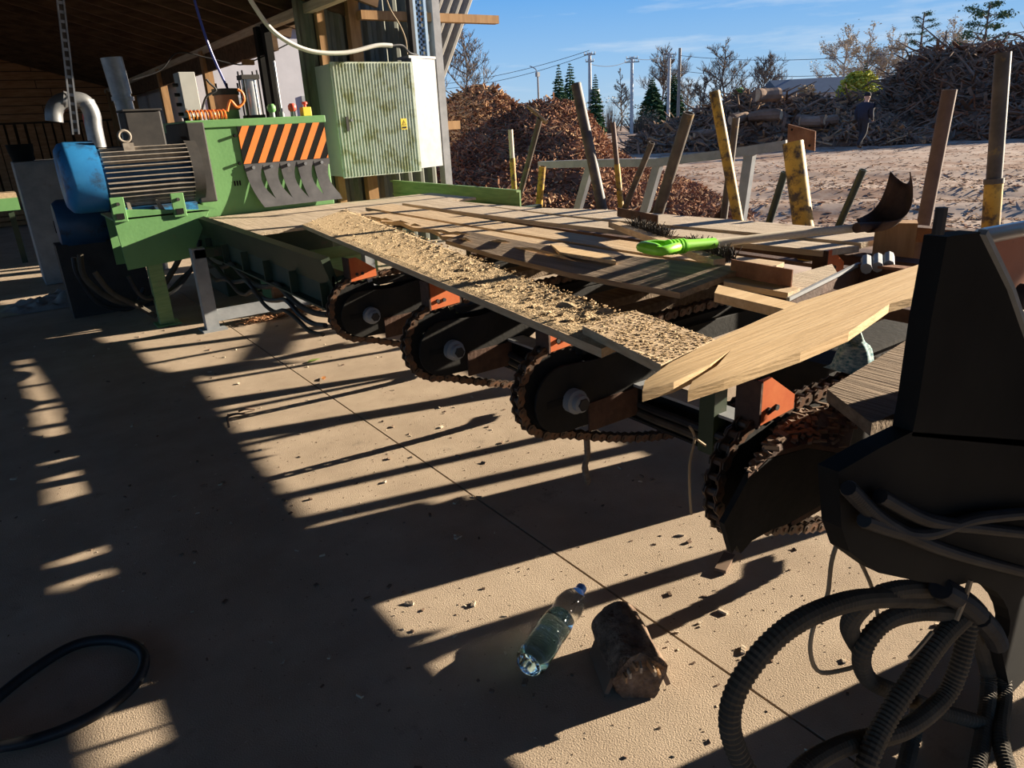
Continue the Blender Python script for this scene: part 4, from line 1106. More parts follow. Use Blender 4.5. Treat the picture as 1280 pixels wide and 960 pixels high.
# ---- stakes: (top px, bottom px, width px, X plane, material, label)
ST = [((638, 162), (643, 240), 7, 4.3, 'yellow', 'slim yellow stake left of the leaning bark stick'),
      ((675, 148), (648, 250), 7, 4.2, 'stake_dark', 'slim dark stake leaning right in front of the bark mound'),
      ((678, 208), (674, 254), 9, 4.3, 'yellow', 'short yellow stake under the left rail end'),
      ((720, 105), (752, 257), 13, 4.0, 'stake_dark', 'thick dark stake leaning left before the bark mound'),
      ((766, 153), (776, 256), 7.5, 4.2, 'yellow', 'thin yellow and brown stake left of the pair of leaning dark ones'),
      ((815, 178), (782, 258), 7.5, 4.1, 'stake_dark', 'thin dark stake leaning right beside the thick worn one'),
      ((861, 141), (824, 262), 14, 4.0, 'stake_dark', 'thick worn stake leaning strongly to the right'),
      ((893, 115), (922, 272), 13, 4.0, 'yellow', 'tall worn yellow stake leaning to the left'),
      ((920, 147), (905, 270), 9, 4.35, 'stake_dark', 'dark upright stake behind the tall yellow stake'),
      ((991, 178), (1004, 281), 25, 3.9, 'yellow', 'stout hollow yellow tube stub'),
      ((981, 215), (962, 276), 9, 4.2, 'stake_green', 'short dark green stake left of the stout yellow tube'),
      ((1079, 212), (1052, 274), 9, 4.2, 'stake_green', 'short dark green stake right of the stout yellow tube'),
      ((1187, 112), (1146, 325), 17, 3.9, 'stake_brown', 'long brown stake leaning right near the shovel blade'),
      ((1254, 66), (1238, 287), 18, 4.0, 'stake_dark', 'tallest dark stake in a thick yellow sleeve at the right')]
for k, (tp_, bt_, w_, X_, mn, lab) in enumerate(ST):
    a, b_ = at_x(*tp_, X_), at_x(*bt_, X_)
    ppm = F_PX / ((a + b_) / 2 - CP).dot(FW); r_ = w_ / 2 / ppm
    d_ = (b_ - a).normalized(); foot = a + d_ * ((a.z + (.06 if k in (7, 8, 13) else -.46)) / -d_.z)
    st_ = thing('stake', tuple(foot), lab, 'stake', 'steel stakes along the outer side of the deck')
    if mn == 'yellow' and k in (4, 0):
        mid = a.lerp(b_, .5 if k == 4 else .45)
        MB().tube([mid, a], r_ * .85, 12).build('upper_tube', M['stake_brown'] if k == 4 else M['handle'], st_, True)
        MB().tube([foot, mid], r_, 12).build('lower_tube', M['yellow'], st_, True)
    elif k == 13:
        mid = a.lerp(b_, .71)
        MB().tube([foot, a], r_, 14).build('tube', M['stake_dark'], st_, True)
        MB().tube([foot, mid], r_ * 1.18, 14).build('sleeve', M['yellow'], st_, True)
        MB().tube([mid - d_ * .01, mid + d_ * .015], r_ * 1.28, 14).build('sleeve_rim', M['stake_dark'], st_, True)
    else:
        ring = MB().tube([foot, a], r_, 14, cap=False)
        u_ = (a - foot).normalized()
        ring.tube([a, a - u_ * .12], r_ * .80, 14, cap=False)
        ring.lathe([(r_, 0), (r_ * .80, 0)], a, u_, 14, caps=False)
        ring.build('tube', M[mn], st_, True)
    if k in (6, 8):
        p = b_ + V((0, 0, -.02)); 
        MB().prism([p + V((0, .14, -.05)), p + V((0, .0, .10)), p + V((0, -.03, -.05))], (.012, 0, 0)).build('gusset', M['rust_dark'], st_)
sbm = thing('stake_beam', (4.06, 4, 0), 'dark steel beam along the outer edge of the deck carrying the stakes', 'beam')
MB().b2((3.80, .9, .46), (4.40, 7.0, .475)).build('shelf_plate', M['rust_dark'], sbm)
MB().b2((4.02, .9, .40), (4.14, 7.0, .46)).build('box_section', M['rust_dark'], sbm)
for yy in (1.0, 6.5): MB().b2((4.03, yy, -.05), (4.13, yy + .1, .40)).build('leg', M['rust_dark'], sbm)
db_ = thing('shade_box', (2.6, 1.6, 0), 'added dark steel shade box standing under the transfer deck', 'shade box')  # block added under the deck to cast shade over the floor
MB().b2((2.32, 1.36, .0), (2.95, 1.70, .46)).build('housing', M['black'], db_, bevel=.01)
MB().b2((2.28, 1.33, .46), (2.99, 1.73, .475)).build('lid', M['black'], db_)
ob_ = one(MB().b2((3.38, .25, .735), (3.45, 1.66, .80)), 'outer_channel', M['rust_dark'], 'rusty steel channel along the outer edge at the right end of the deck', 'beam')
# leaning bark sticks
one(MB().tube(crom([at_x(660, 133, 4.25), at_x(672, 143, 4.22), at_x(683, 153, 4.2)], 4), .018, 7), 'bark_stick', M['bark_tan'], 'short pale stick lying across the top of the leaning slim dark stake', 'stick', smooth=True)
# ---- grey rail on legs, rusty plate at its end
rl = thing('rail_frame', (5.2, 5.2, -.15), 'grey steel rail on slanted legs behind the stakes', 'rail')
rp = [at_x(x_, y_, 5.2) for x_, y_ in ((675, 206), (745, 204), (822, 203), (905, 193), (985, 181))]
for p, q in zip(rp, rp[1:]): MB().beam(p, q, .06, .075).build('rail_section', M['steel_grey'], rl)
for (xa, ya), (xb, yb) in (((738, 207), (724, 256)), ((823, 205), (808, 258)), ((938, 190), (926, 272))):
    p, q = at_x(xa, ya, 5.2), at_x(xb, yb, 5.2); q = p + (q - p) * ((p.z + .14) / (p.z - q.z))
    MB().beam(p, q, .09, .05, (1, 0, 0)).build('leg', M['steel_grey'], rl)
cq = [at_x(x_, y_, 5.18) for x_, y_ in ((985, 155), (1019, 164), (1018, 189), (984, 181))]
pt = MB().prism(cq, (.012, 0, 0)).build('end_plate', M['rust'], rl)
for x_, y_ in ((990, 162), (1012, 182)):
    p = at_x(x_, y_, 5.178); MB().cyl(p, p + V((-.004, 0, 0)), .009, 8).build('bolt_hole', M['black_matte'], pt)
# ================================================================ NEAR RIGHT: DARK END FRAME, GUARDS, CONDUITS
EY = .45
def ep_(x_, y_, Y=EY):
    p = at_y(x_, y_, Y); return V((p.x, Y, p.z))
ef = thing('end_frame', (1.3, .55, 0), 'black steel end frame towering at the right edge', 'machine frame')
horn = [ep_(*p) for p in ((1184, 296), (1228, 290), (1262, 360), (1300, 470), (1300, 560), (1140, 545), (1148, 505), (1164, 400))]
MB().prism(horn[::-1], (0, .03, 0)).build('horn_plate', M['black_matte'], ef)
edge_ = [ep_(*p, EY - .002) for p in ((1228, 290), (1262, 360), (1300, 470))]
for p, q in zip(edge_, edge_[1:]): MB().beam(p, q, .008, .012, (0, 1, 0)).build('edge_strip', M['steel_grey'], ef)
bp_ = ep_(1184, 294); MB().cyl(bp_ + V((.0, .012, 0)), bp_ + V((.0, .012, .035)), .008, 8).build('bolt', M['soot'], ef)
# lower body: plate with a round opening
arc = [(1215 + 48 * math.cos(a), 780 - 0 + 52 * math.sin(a)) for a in [math.radians(t) for t in range(-125, 41, 15)]]
low = [(1048, 590), (1052, 660), (1062, 690), (1098, 716), (1150, 727), (1172, 729)] + arc + [(1262, 860), (1282, 884), (1420, 930), (1420, 560), (1140, 540), (1100, 560)]
MB().prism([ep_(*p) for p in low], (0, .03, 0)).build('lower_plate', M['black_matte'], ef)
q0 = ep_(1180, 560); q1 = ep_(1290, 600)
MB().b2((1.72, -.35, .50), (2.35, .36, 1.45)).build('shade_housing', M['black_matte'], ef, bevel=.01)  # unseen box added right of view to keep sun off the end frame
MB().b2((1.78, .36, .50), (2.25, .84, .74)).build('shade_case', M['black_matte'], ef, bevel=.01)  # hidden block added behind the plates to shade the bark guard
MB().b2((1.40, EY + .03, .55), (1.80, EY + .10, .75)).build('cross_member', M['black'], ef)
MB().b2((1.75, -.3, 0), (1.83, -.22, .50)).build('leg', M['black'], ef)
MB().b2((2.2, .22, 0), (2.28, .30, .50)).build('leg', M['black'], ef)
# steel bar and red sheet behind the horn
rs = thing('red_guard', (1.8, .58, .5), 'faded red sheet guard with steel bar at the right edge', 'guard')
r4 = [at_y(x_, y_, .56) for x_, y_ in ((1222, 305), (1330, 285), (1330, 470), (1222, 450))]
MB().prism(r4[::-1], (0, .012, 0)).build('sheet', M['red_sheet'], rs)
MB().tube([at_y(1226, 296, .55), at_y(1330, 276, .55)], .015, 12).build('top_bar', M['steel'], rs, True)
pk = at_y(1272, 370, .55)
MB().tube([pk + V((0, -.02, 0)), pk + V((0, .0, 0))], .025, 12).build('knob', M['soot'], rs, True)
MB().box(at_y(1275, 398, .55), (.055, .01, .035)).build('bracket', M['steel'], rs)
MB().b2((r4[0].x + .05, .48, r4[2].z + .1), (r4[0].x + .09, .56, r4[2].z + .14)).build('arm', M['rust_dark'], rs)
# bark crusted guard over the nearest nose
gd = thing('bark_guard', (1.35, .88, .2), 'dark bark crusted guard plate hanging over the nearest chain nose', 'guard')
G0 = .865
prof = [(905, 655), (915, 692), (921, 682), (926, 692), (940, 676), (965, 662), (985, 655), (1025, 632), (1050, 612), (1060, 590), (1060, 570), (1010, 560), (960, 575), (935, 600)]
b = MB().prism([ep_(x_, y_, G0) for x_, y_ in prof], (0, .014, 0)); b.build('front_plate', M['black'], gd)
top_a = [ep_(*p, G0) for p in ((935, 598), (960, 573), (1010, 560), (1060, 568))]
top_b = [at_y(x_, y_, .97) for x_, y_ in ((968, 545), (1000, 520), (1040, 505), (1075, 505))]
b = MB(); b.add(top_a + top_b + [p + V((0, 0, .012)) for p in top_a + top_b], [(0, 4, 5, 1), (1, 5, 6, 2), (2, 6, 7, 3), (8, 9, 13, 12), (9, 10, 14, 13), (10, 11, 15, 14), (0, 1, 9, 8), (1, 2, 10, 9), (2, 3, 11, 10), (4, 12, 13, 5), (5, 13, 14, 6), (6, 14, 15, 7), (0, 8, 12, 4), (3, 7, 15, 11)])
b.build('sloping_top', M['rust_dark'], gd)
bk_ = MB()
for k in range(170):
    u_, v_ = random.random(), random.random()
    i = min(2, int(u_ * 3)); f = u_ * 3 - i
    p = top_a[i].lerp(top_a[i + 1], f).lerp(top_b[i].lerp(top_b[i + 1], f), v_)
    bk_.box(p + V((0, 0, .016)), (U(.01, .035), U(.006, .014), U(.003, .008)), Matrix.Rotation(U(0, 6), 3, 'Z') @ Matrix.Rotation(U(-.5, .5), 3, 'X'))
o = bk_.build('bark_crumbs', M['root'], gd); o['kind'] = 'stuff'
# grey plank end and its reddish edge board
pz_ = lambda x_, y_, Y: at_y(x_, y_, Y)
gp4 = [at_z(x_, y_, .79) for x_, y_ in ((1034, 487), (1090, 530), (1145, 505), (1155, 412))]
b = MB().prism([V((p.x, p.y, .765 + .0)) for p in gp4], (0, 0, .026))
one(b, 'grey_plank_end', M['plank_old'], 'grey dusty plank end leaning in beside the black end frame', 'board')
a, b_ = at_y(1132, 528, .50), at_y(1170, 398, .50)
one(MB().beam(a, b_, .03, .022, (0, 1, 0)), 'edge_lath', M['wood_red'], 'narrow reddish lath standing against the black end frame', 'board')
# rusty chute by the shovel blade
rc = thing('rusty_chute', (2.9, 1.35, .4), 'rusty dark steel chute at the right end of the deck', 'chute')
c4 = [at_z(x_, y_, .74) for x_, y_ in ((1074, 328), (1172, 338), (1168, 352), (1040, 372), (985, 372))]
p1, p2 = at_z(1074, 330, .76), at_z(1175, 340, .76)
MB().beam(p1 + V((0, 0, -.05)), p2 + V((0, 0, -.05)), .012, .10).build('rear_plate', M['rust_dark'], rc)
MB().beam(p1, p2, .05, .010).build('rim', M['rust'], rc)
p3 = at_z(985, 374, .74)
MB().beam(p1 + V((0, 0, -.06)), p3 + V((0, 0, -.06)), .012, .10).build('side_plate', M['rust_dark'], rc)
MB().beam(p1, p3, .012, .012).build('side_rim', M['steel_grey'], rc)
o = at_z(1095, 332, .77)
for k in range(3):
    MB().tube([at_z(1083 + 14 * k, 336 - 2 * k, .76), at_z(1083 + 14 * k, 324 - 2 * k, .76)], .02, 8).build('chain_roller', M['steel_grey'], rc, True)
tbp = at_z(1118, 345, .62)
one(MB().box(at_z(1115, 320, .70), (.10, .16, .30), .5), 'post_stub', M['wood_post'], 'short timber post stub under the shovel blade', 'post')
rg = at_z(1068, 440, .70)
def rag(x, y):
    e = max(0.0, 1 - (x * x + y * y) / .0030); return .09 * e ** .7 * (1 + .4 * noise.noise(V((x * 40, y * 40, 0))))
gr_ = grid([-.055 + .005 * i for i in range(23)], [-.055 + .005 * i for i in range(23)], rag)
gr_.v = [(a + rg.x, b + rg.y, c + .655) for a, b, c in gr_.v]
one(gr_, 'striped_rag', M['teal_cloth'], 'small teal and white striped rag on the chain', 'rag', smooth=True)

# ---- corrugated conduits: rings modelled along curves
def conduit(pts, r_, lab, pitch=.0095, mat_='conduit'):
    c = even(crom(pts, 16), pitch / 2)
    rs_ = [r_ * (1.06 if i % 2 else .92) for i in range(len(c))]
    return one(MB().tube(c, rs_, 12), 'conduit', M[mat_], lab, 'conduit', smooth=False, group='corrugated conduits by the end frame')
def P3(lst):
    out = []
    for x_, y_, Y_ in lst:
        p = at_y(x_, y_, Y_)
        out.append(p if p.z > .03 else V((at_z(x_, y_, .03))))
    return out
conduit(P3(((1178, 752, .50), (1130, 748, .50), (1060, 752, .50), (985, 785, .51), (930, 845, .52), (912, 900, .52), (928, 955, .50), (960, 1000, .46))), .0165, 'conduit sweeping in the widest loop out to the left')
conduit(P3(((1168, 736, .49), (1120, 738, .50), (1085, 752, .52), (1062, 782, .55), (1075, 812, .56))), .0165, 'short conduit tucked behind the wide loop')
conduit(P3(((1195, 768, .48), (1150, 765, .50), (1105, 778, .52), (1078, 815, .53), (1085, 848, .53), (1120, 866, .51), (1165, 885, .50), (1230, 905, .48))), .0165, 'conduit making a tight loop inside the wide one')
conduit(P3(((1205, 770, .47), (1175, 800, .47), (1140, 850, .47), (1105, 905, .47), (1085, 950, .46), (1075, 1000, .45))), .019, 'thick conduit running straight down in front of tight loop')
conduit(P3(((1212, 775, .47), (1200, 830, .46), (1180, 872, .46), (1130, 912, .47), (1060, 930, .50), (1005, 960, .50), (980, 1000, .48))), .018, 'conduit dropping then turning left along the floor')
conduit(P3(((1215, 778, .49), (1235, 840, .49), (1232, 900, .49), (1222, 960, .47), (1218, 1000, .46))), .017, 'conduit hanging straight down left of the edge one')
conduit(P3(((1245, 800, .49), (1255, 860, .49), (1250, 920, .48), (1265, 980, .46))), .017, 'conduit hanging down closest to the right edge')
conduit(P3(((1150, 880, .52), (1140, 925, .52), (1130, 965, .50), (1125, 1000, .49))), .0165, 'conduit stub running down between the crossing loops')
for k, P_ in enumerate((((1176, 735), (1205, 752), (1222, 768)), ((1225, 772), (1240, 790), (1247, 806)))):
    conduit(P3([(x_, y_, .455) for x_, y_ in P_]), .021, ('upper black conduit coupling crossing the round opening', 'lower black conduit coupling crossing the round opening')[k], mat_='hose_black')
for k, P_ in enumerate((((1100, 620), (1160, 650), (1230, 660), (1300, 668)), ((1080, 650), (1150, 668), (1220, 648), (1300, 640)), ((1060, 610), (1110, 655), (1190, 690), (1300, 720)))):
    conduit(P3([(x_, y_, .43) for x_, y_ in P_]), .011, ('upper thin conduit lying on the black plate', 'middle thin conduit lying on the black plate', 'lowest thin conduit lying on the black plate')[k], .007, 'hose_black')
# thin loose wires
def wire(lst, r_, nm, mn, lab): return one(MB().tube(crom(P3(lst), 10), r_, 6), nm, M[mn], lab, 'wire', smooth=True)
wire(((1058, 595, .60), (1055, 650, .60), (1040, 700, .60), (1034, 745, .60), (1018, 780, .60), (1013, 815, .60), (1025, 840, .60), (1060, 836, .58), (1072, 830, .57)), .0045, 'loose_wire', 'cable_tan', 'thin tan wire bent into a hanging loop below the end frame')
wire(((1050, 640, .62), (1070, 690, .62), (1090, 735, .60), (1098, 775, .58)), .004, 'loose_wire', 'cable_tan', 'thin straight wire slanting down behind the wide conduit')
wire(((862, 533, 1.30), (868, 548, 1.30), (862, 580, 1.30), (862, 615, 1.30), (864, 643, 1.30)), .004, 'hanging_string', 'cable_tan', 'pale string hanging from the bracket post by the third arm')
wire(((868, 547, 1.29), (882, 557, 1.29)), .004, 'string_end', 'cable_tan', 'short loose string end tied near the hanging pale string')
wire(((1213, 725, .44), (1205, 750, .44), (1195, 775, .44)), .005, 'cable_tie', 'cable_tan', 'cable tie sticking up from the conduit bundle')
wire(((1165, 790, .45), (1150, 808, .45), (1137, 822, .45)), .004, 'cable_tie', 'cable_tan', 'cable tie tail beside the thick straight conduit')
one(MB().tube(crom([at_y(733, 545, 1.80), at_y(734, 570, 1.80), at_y(731, 585, 1.80), at_y(736, 606, 1.80)], 4), [.012] * 4 + [.011] * 4 + [.013] * 4 + [.004], 7), 'hanging_stick', M['plank_old'], 'stub of a broken stick hanging below the third chain', 'stick', smooth=True)

# ================================================================ FLOOR ITEMS
# ---- plastic bottle lying on its side
br_ = .043
c0 = at_z(728, 731, .05); c1 = at_z(664, 826, .045)
ax = (c0 - c1); ax.z = 0; L_ = ax.length + .02; ax.normalize()
base_ = V((c1.x, c1.y, br_ + .001)) - ax * .015
pb_ = thing('plastic_bottle', (base_.x, base_.y, 0), 'clear plastic bottle with blue cap lying on the concrete, part full', 'bottle')
s_ = L_ / .335
prof = [(.010, .012), (.022, .004), (.034, .0), (.041, .012), (.043, .03), (.043, .10), (.0405, .112), (.043, .124), (.043, .165), (.039, .185), (.0375, .20), (.041, .22), (.0425, .235), (.038, .262), (.028, .285), (.018, .30), (.0135, .312), (.0135, .322)]
prof = [(r, h * s_) for r, h in prof]
MB().lathe(prof, base_, ax, 32).build('bottle_body', M['pet'], pb_, True)
wp = [(max(.004, r - .0022), h + (.003 if i == 0 else 0)) for i, (r, h) in enumerate(prof) if h < .20 * s_]
MB().lathe(wp, base_, ax, 32).build('water', M['water'], pb_, True)
MB().lathe([(.015, .0), (.0155, .003), (.0155, .018), (.013, .021)], base_ + ax * .308 * s_, ax, 20).build('cap', M['cap_blue'], pb_, True)
MB().lathe([(.016, 0), (.016, .004)], base_ + ax * .302 * s_, ax, 20).build('neck_ring', M['cap_blue'], pb_, True)
# ---- wood block with bark lying on floor
lp_ = at_z(786, 838, 0); 
lg_ = thing('log_stub', (lp_.x, lp_.y, 0), 'short broken log stub with peeling bark on the floor beside the bottle', 'log')
a = at_z(790, 800, .05); b_ = at_z(795, 845, .05); d_ = (b_ - a); d_.z = 0; d_.normalize(); d_ = (d_ + V((.25, .0, 0))).normalized()
cen = V((lp_.x, lp_.y, 0)); r0 = .068; sdx = V((-d_.y, d_.x, 0))
vs_ = []; fs = []; nl, nr_ = 12, 36
for i in range(nl + 1):
    t = i / nl
    for k in range(nr_):
        an = 2 * math.pi * k / nr_
        rr = r0 * (1 + .16 * noise.noise(V((math.cos(an) * 1.5, math.sin(an) * 1.5, t * 2))) + .05 * noise.noise(V((math.cos(an) * 7, math.sin(an) * 7, t * 3))))
        off = (.03 * noise.noise(V((an * 2.0, 3, 1))) if i == nl else 0)
        p = cen + d_ * (-.11 + .20 * t + off) + (sdx * math.cos(an) + V((0, 0, 1)) * math.sin(an)) * rr
        vs_.append(V((p.x, p.y, max(.002, p.z + r0 * .86))))
for i in range(nl):
    for k in range(nr_): fs.append((i * nr_ + k, (i + 1) * nr_ + k, (i + 1) * nr_ + (k + 1) % nr_, i * nr_ + (k + 1) % nr_))
fs += [tuple(range(nr_)), tuple(nl * nr_ + k for k in range(nr_))[::-1]]
MB().add(vs_, fs).build('bark_body', M['log_bark'], lg_, True)
for k in range(7):
    an = math.radians(25 + 22 * k); q = cen + V((0, 0, r0 * .86)) + (sdx * math.cos(an) + V((0, 0, 1)) * math.sin(an)) * r0 * U(.3, .85) + d_ * .085
    MB().box(q, (.005, .06, U(.010, .018)), Matrix.Rotation(math.atan2(d_.y, d_.x) - math.pi / 2 + U(-.3, .3), 3, 'Z') @ Matrix.Rotation(U(-.5, .3), 3, 'X')).build('torn_fibre', M['plank_grey'] if k % 2 else M['bark_tan'], lg_)
for k, s_ in enumerate((-1, 1)):
    q = cen + sdx * s_ * (r0 * 1.02) + V((0, 0, .035))
    MB().box(q, (.012, .15, .06), Matrix.Rotation(math.atan2(d_.y, d_.x) - math.pi / 2, 3, 'Z') @ Matrix.Rotation(.35 * s_, 3, 'Y')).build('bark_flap', M['root'], lg_)
# ---- black hose loop
hp2 = [at_z(x_, y_, .018) for x_, y_ in ((-60, 925), (-10, 878), (40, 838), (90, 808), (130, 800), (165, 806), (180, 822), (172, 850), (140, 880), (90, 908), (30, 928), (-40, 938))]
one(MB().tube(crom(hp2, 10), .0145, 12), 'rubber_hose', M['hose_black'], 'black rubber hose lying in a loop on the dark floor', 'hose', smooth=True)
# ---- leaves and twigs, then small crumbs as stuff
def leaf(x_, y_, s_, mn, lab):
    p = at_z(x_, y_, 0); b = MB(); a = U(0, 6.3); R = Matrix.Rotation(a, 3, 'Z')
    o_ = [(-1, 0), (-.5, .35), (.1, .42), (.7, .25), (1.1, 0), (.7, -.25), (.1, -.42), (-.5, -.35)]
    b.prism([R @ V((u * s_, v * s_, .006 + .010 * abs(v))) + V((p.x, p.y, 0)) for u, v in o_], (0, 0, .0015))
    one(b, 'fallen_leaf', M[mn], lab, 'leaf')
leaf(392, 452, .045, 'leaf_green', 'curled green leaf on the sunlit concrete below the nearest trough end')
leaf(405, 474, .03, 'leaf_orange', 'small orange leaf on the sunlit concrete between the thin shadows')
for k, (x_, y_) in enumerate(((298, 520), (285, 527), (308, 514))):
    p = at_z(x_, y_, .006); a = U(0, 3); d_ = V((math.cos(a), math.sin(a), 0)) * U(.04, .08)
    one(MB().tube(crom([p - d_, p + V((0, 0, .012)), p + d_ + V((.01, .02, 0))], 4), .006, 5), 'bark_twig', M['root'], ('darkest twig of the small clump on sunlit concrete', 'left twig of the small clump on sunlit concrete', 'right twig of the small clump on sunlit concrete')[k], 'twig')
p = at_z(906, 706, .0)
one(MB().box((p.x, p.y, .008), (.10, .035, .012), .4), 'fallen_bark', M['root'], 'flake of dark bark on the floor below the bark crusted guard', 'bark')
cr_ = MB()
for k in range(2400):
    if k < 1400: x, y_ = U(-1.6, 2.2), U(.6, 6.2)
    else:
        x, y_ = U(.0, 1.9), U(.6, 3.2)
    s_ = .002 + .010 * random.random() ** 10
    cr_.box((x, y_, s_ * .3), (s_ * U(1, 2.8), s_, s_ * .6), Matrix.Rotation(U(0, 6.3), 3, 'Z') @ Matrix.Rotation(U(-.4, .4), 3, 'X'), mi=0 if random.random() < .6 else 1)
tag(cr_.build('floor_crumbs', [M['root'], M['plank_grey']]), 'small bark and wood crumbs strewn over the concrete floor', 'crumbs', kind='stuff')
# ================================================================ YARD
def vdir(x_): # horizontal unit vectors at a pixel column: away from camera, and to the right
    d = ray(x_, 150); f = V((d.x, d.y, 0)).normalized(); return f, V((f.y, -f.x, 0))
def pile(name, xc, dist, prof, depth, label, mats, nchips, size, cat, weights, front=1.0, long_=2.6):
    """prof: list of (pixel x, pixel y) silhouette at distance dist; heap falls off over depth to front and back"""
    pts = [at_d(x_, y_, dist) for x_, y_ in prof]
    f, r = vdir(xc); o = at_d(xc, 200, dist); o.z = 0
    sil = sorted(((p - o).dot(r), p.z) for p in pts)
    def top(u):
        if u <= sil[0][0] or u >= sil[-1][0]: return -9
        for (a, za), (b, zb) in zip(sil, sil[1:]):
            if a <= u <= b: return za + (zb - za) * (u - a) / (b - a)
    g0 = yard_z(o.x, o.y)
    def hgt(u, v):
        t = top(u)
        if t < g0: return g0 - .3
        dd = depth * (front if v < 0 else 1.0); e = 1 - (abs(v) / dd)
        n_ = noise.noise(V((u * .9, v * .9, 2))) * .14 * (t - g0) * min(1, abs(v) / (dd * .3))
        return g0 + (t - g0) * max(-.1, e) ** .9 + n_ if e > 0 else g0 - .3
    b = MB(); nu, nv = 60, 36; u0, u1 = sil[0][0], sil[-1][0]; vs_ = []; fs = []
    for i in range(nu + 1):
        for j in range(nv + 1):
            u = u0 + (u1 - u0) * i / nu; v = depth * (-front + (1 + front) * j / nv); p = o + r * u + f * v
            vs_.append(V((p.x, p.y, hgt(u, v) - .02)))
    for i in range(nu):
        for j in range(nv):
            a = i * (nv + 1) + j; fs.append((a, a + nv + 1, a + nv + 2, a + 1))
    b.add(vs_, fs)
    for k in range(nchips):
        u = U(u0, u1); v = depth * (U(-front, .25))
        z = hgt(u, v)
        if z < g0 - .2: continue
        p = o + r * u + f * v + V((0, 0, z - o.z + U(-.02, .05) * size / .12))
        L = size * U(.5, long_); w_ = size * U(.12, .38); th = size * U(.04, .14)
        R = Matrix.Rotation(U(0, 6.3), 3, 'Z') @ Matrix.Rotation(random.gauss(0, .5), 3, 'X') @ Matrix.Rotation(U(0, 6.3), 3, 'Y')
        mi = random.choices(range(len(mats)), weights)[0]
        b.box(p, (w_, L, th), R, mi)
    ob = one(b, name, mats, label, cat, base=(o.x, o.y, g0), kind='stuff')
    return ob, hgt, (o, f, r, g0, u0, u1)
B1, B2, B3 = M['bark'], M['bark_tan'], M['root']
pile('bark_heap', 600, 21, ((520, 190), (535, 160), (553, 132), (575, 116), (600, 107), (622, 112), (640, 128), (655, 136), (668, 150), (690, 172), (705, 185)), 3.6, 'lighter bark heap behind, just beyond the wall corner', [B1, B2], 5200, .16, 'bark heap', (3, 5), .6)
pile('bark_heap', 690, 16, ((530, 236), (553, 196), (580, 172), (612, 152), (650, 136), (668, 128), (690, 124), (716, 128), (735, 142), (752, 165), (770, 188), (800, 208), (835, 222), (870, 232)), 3.4, 'large red brown bark heap behind the leaning stakes', [B1, B2], 12000, .10, 'bark heap', (6, 1.6), 1.5)
# loose bark over the yard in front
lb2 = MB()
for k in range(5200):
    if k < 3400:
        p = at_z(U(640, 1290), 205 + 95 * random.random() ** .8, -.2); 
    else:
        p = at_z(U(800, 1290), U(180, 240), -.2)
    if p.x < 4.9: continue
    s_ = U(.02, .07); L = s_ * U(.8, 2.4)
    lb2.box((p.x, p.y, yard_z(p.x, p.y) + .008), (s_ * .45, L, s_ * .16), Matrix.Rotation(U(0, 6.3), 3, 'Z') @ Matrix.Rotation(U(-.3, .3), 3, 'X'), mi=random.choices((0, 1, 2), (4, 3, 3))[0])
tag(lb2.build('loose_bark', [B1, B2, B3]), 'loose bark pieces scattered over the yard ground', 'bark', kind='stuff')
# root heap on the right, stump heap in the middle
def branchy(ob_info, hgt, n, L0, r0, name, label, seed=1):
    o, f, r, g0, u0, u1 = ob_info; b = MB(); random.seed(seed)
    for k in range(n):
        u = U(u0, u1); v = U(-1.0, .3) * 3.0; z = hgt(u, v)
        if z < g0 - .1: continue
        p = o + r * u + f * v + V((0, 0, z - o.z)); L = L0 * U(.3, 1.2); a = U(0, 6.3)
        d = V((math.cos(a), math.sin(a), U(-.35, .7))).normalized()
        q1 = p + d * L * .5 + V((U(-1, 1), U(-1, 1), U(-.6, 1))) * L * .16; q2 = p + d * L + V((U(-1, 1), U(-1, 1), U(-.8, .8))) * L * .28
        rr = r0 * U(.4, 1.3)
        b.tube([p, q1, q2], [rr, rr * .75, rr * .25], 5)
    ob = one(b, name, M['root'], label, 'branches', base=(o.x, o.y, g0), kind='stuff'); random.seed(11); return ob
_, hg, inf = pile('root_heap', 1200, 37, ((1040, 172), (1070, 160), (1092, 140), (1105, 118), (1120, 95), (1140, 78), (1165, 68), (1185, 63), (1210, 66), (1240, 62), (1262, 66), (1285, 58), (1330, 66), (1380, 90), (1420, 140)), 5.5, 'tall dark heap of roots and stumps at the right of the yard', [B3, B1], 3600, .36, 'root heap', (7, 2), .9, 3.4)
branchy(inf, hg, 1100, 1.5, .05, 'root_tangle', 'tangled roots and branches sticking out of the tall root heap')
_, hg, inf = pile('stump_heap', 950, 33, ((790, 178), (818, 166), (838, 152), (860, 150), (880, 140), (900, 128), (925, 122), (945, 116), (960, 120), (985, 126), (1010, 122), (1040, 128), (1062, 126), (1085, 134), (1115, 150), (1150, 172)), 4.2, 'low heap of stumps and offcuts in the middle of the yard', [B3, M['bark_tan']], 2600, .34, 'stump heap', (7, 2), .8, 2.6)
branchy(inf, hg, 520, 1.2, .05, 'stump_branches', 'broken branches sticking out of the low stump heap', 3)
LOGS = [((946, 119), .26, .8, 'big log on the crest of the stump heap'), ((976, 143), .22, .9, 'log with pale end right below the crest of the stump heap'), ((1000, 152), .20, 1.0, 'flat lying log right of the middle of the stump heap'),
        ((915, 150), .22, .9, 'log half buried in the left part of the stump heap'), ((1032, 150), .18, .9, 'thin log behind the walking person'), ((868, 168), .16, .8, 'small log at the left foot of the stump heap'),
        ((1125, 150), .24, 1.2, 'grey log at the left foot of the root heap'), ((1165, 140), .28, 1.1, 'thick stump in the lower middle of the root heap'), ((1215, 152), .22, 1.0, 'log at the foot of the root heap, towards the right edge')]
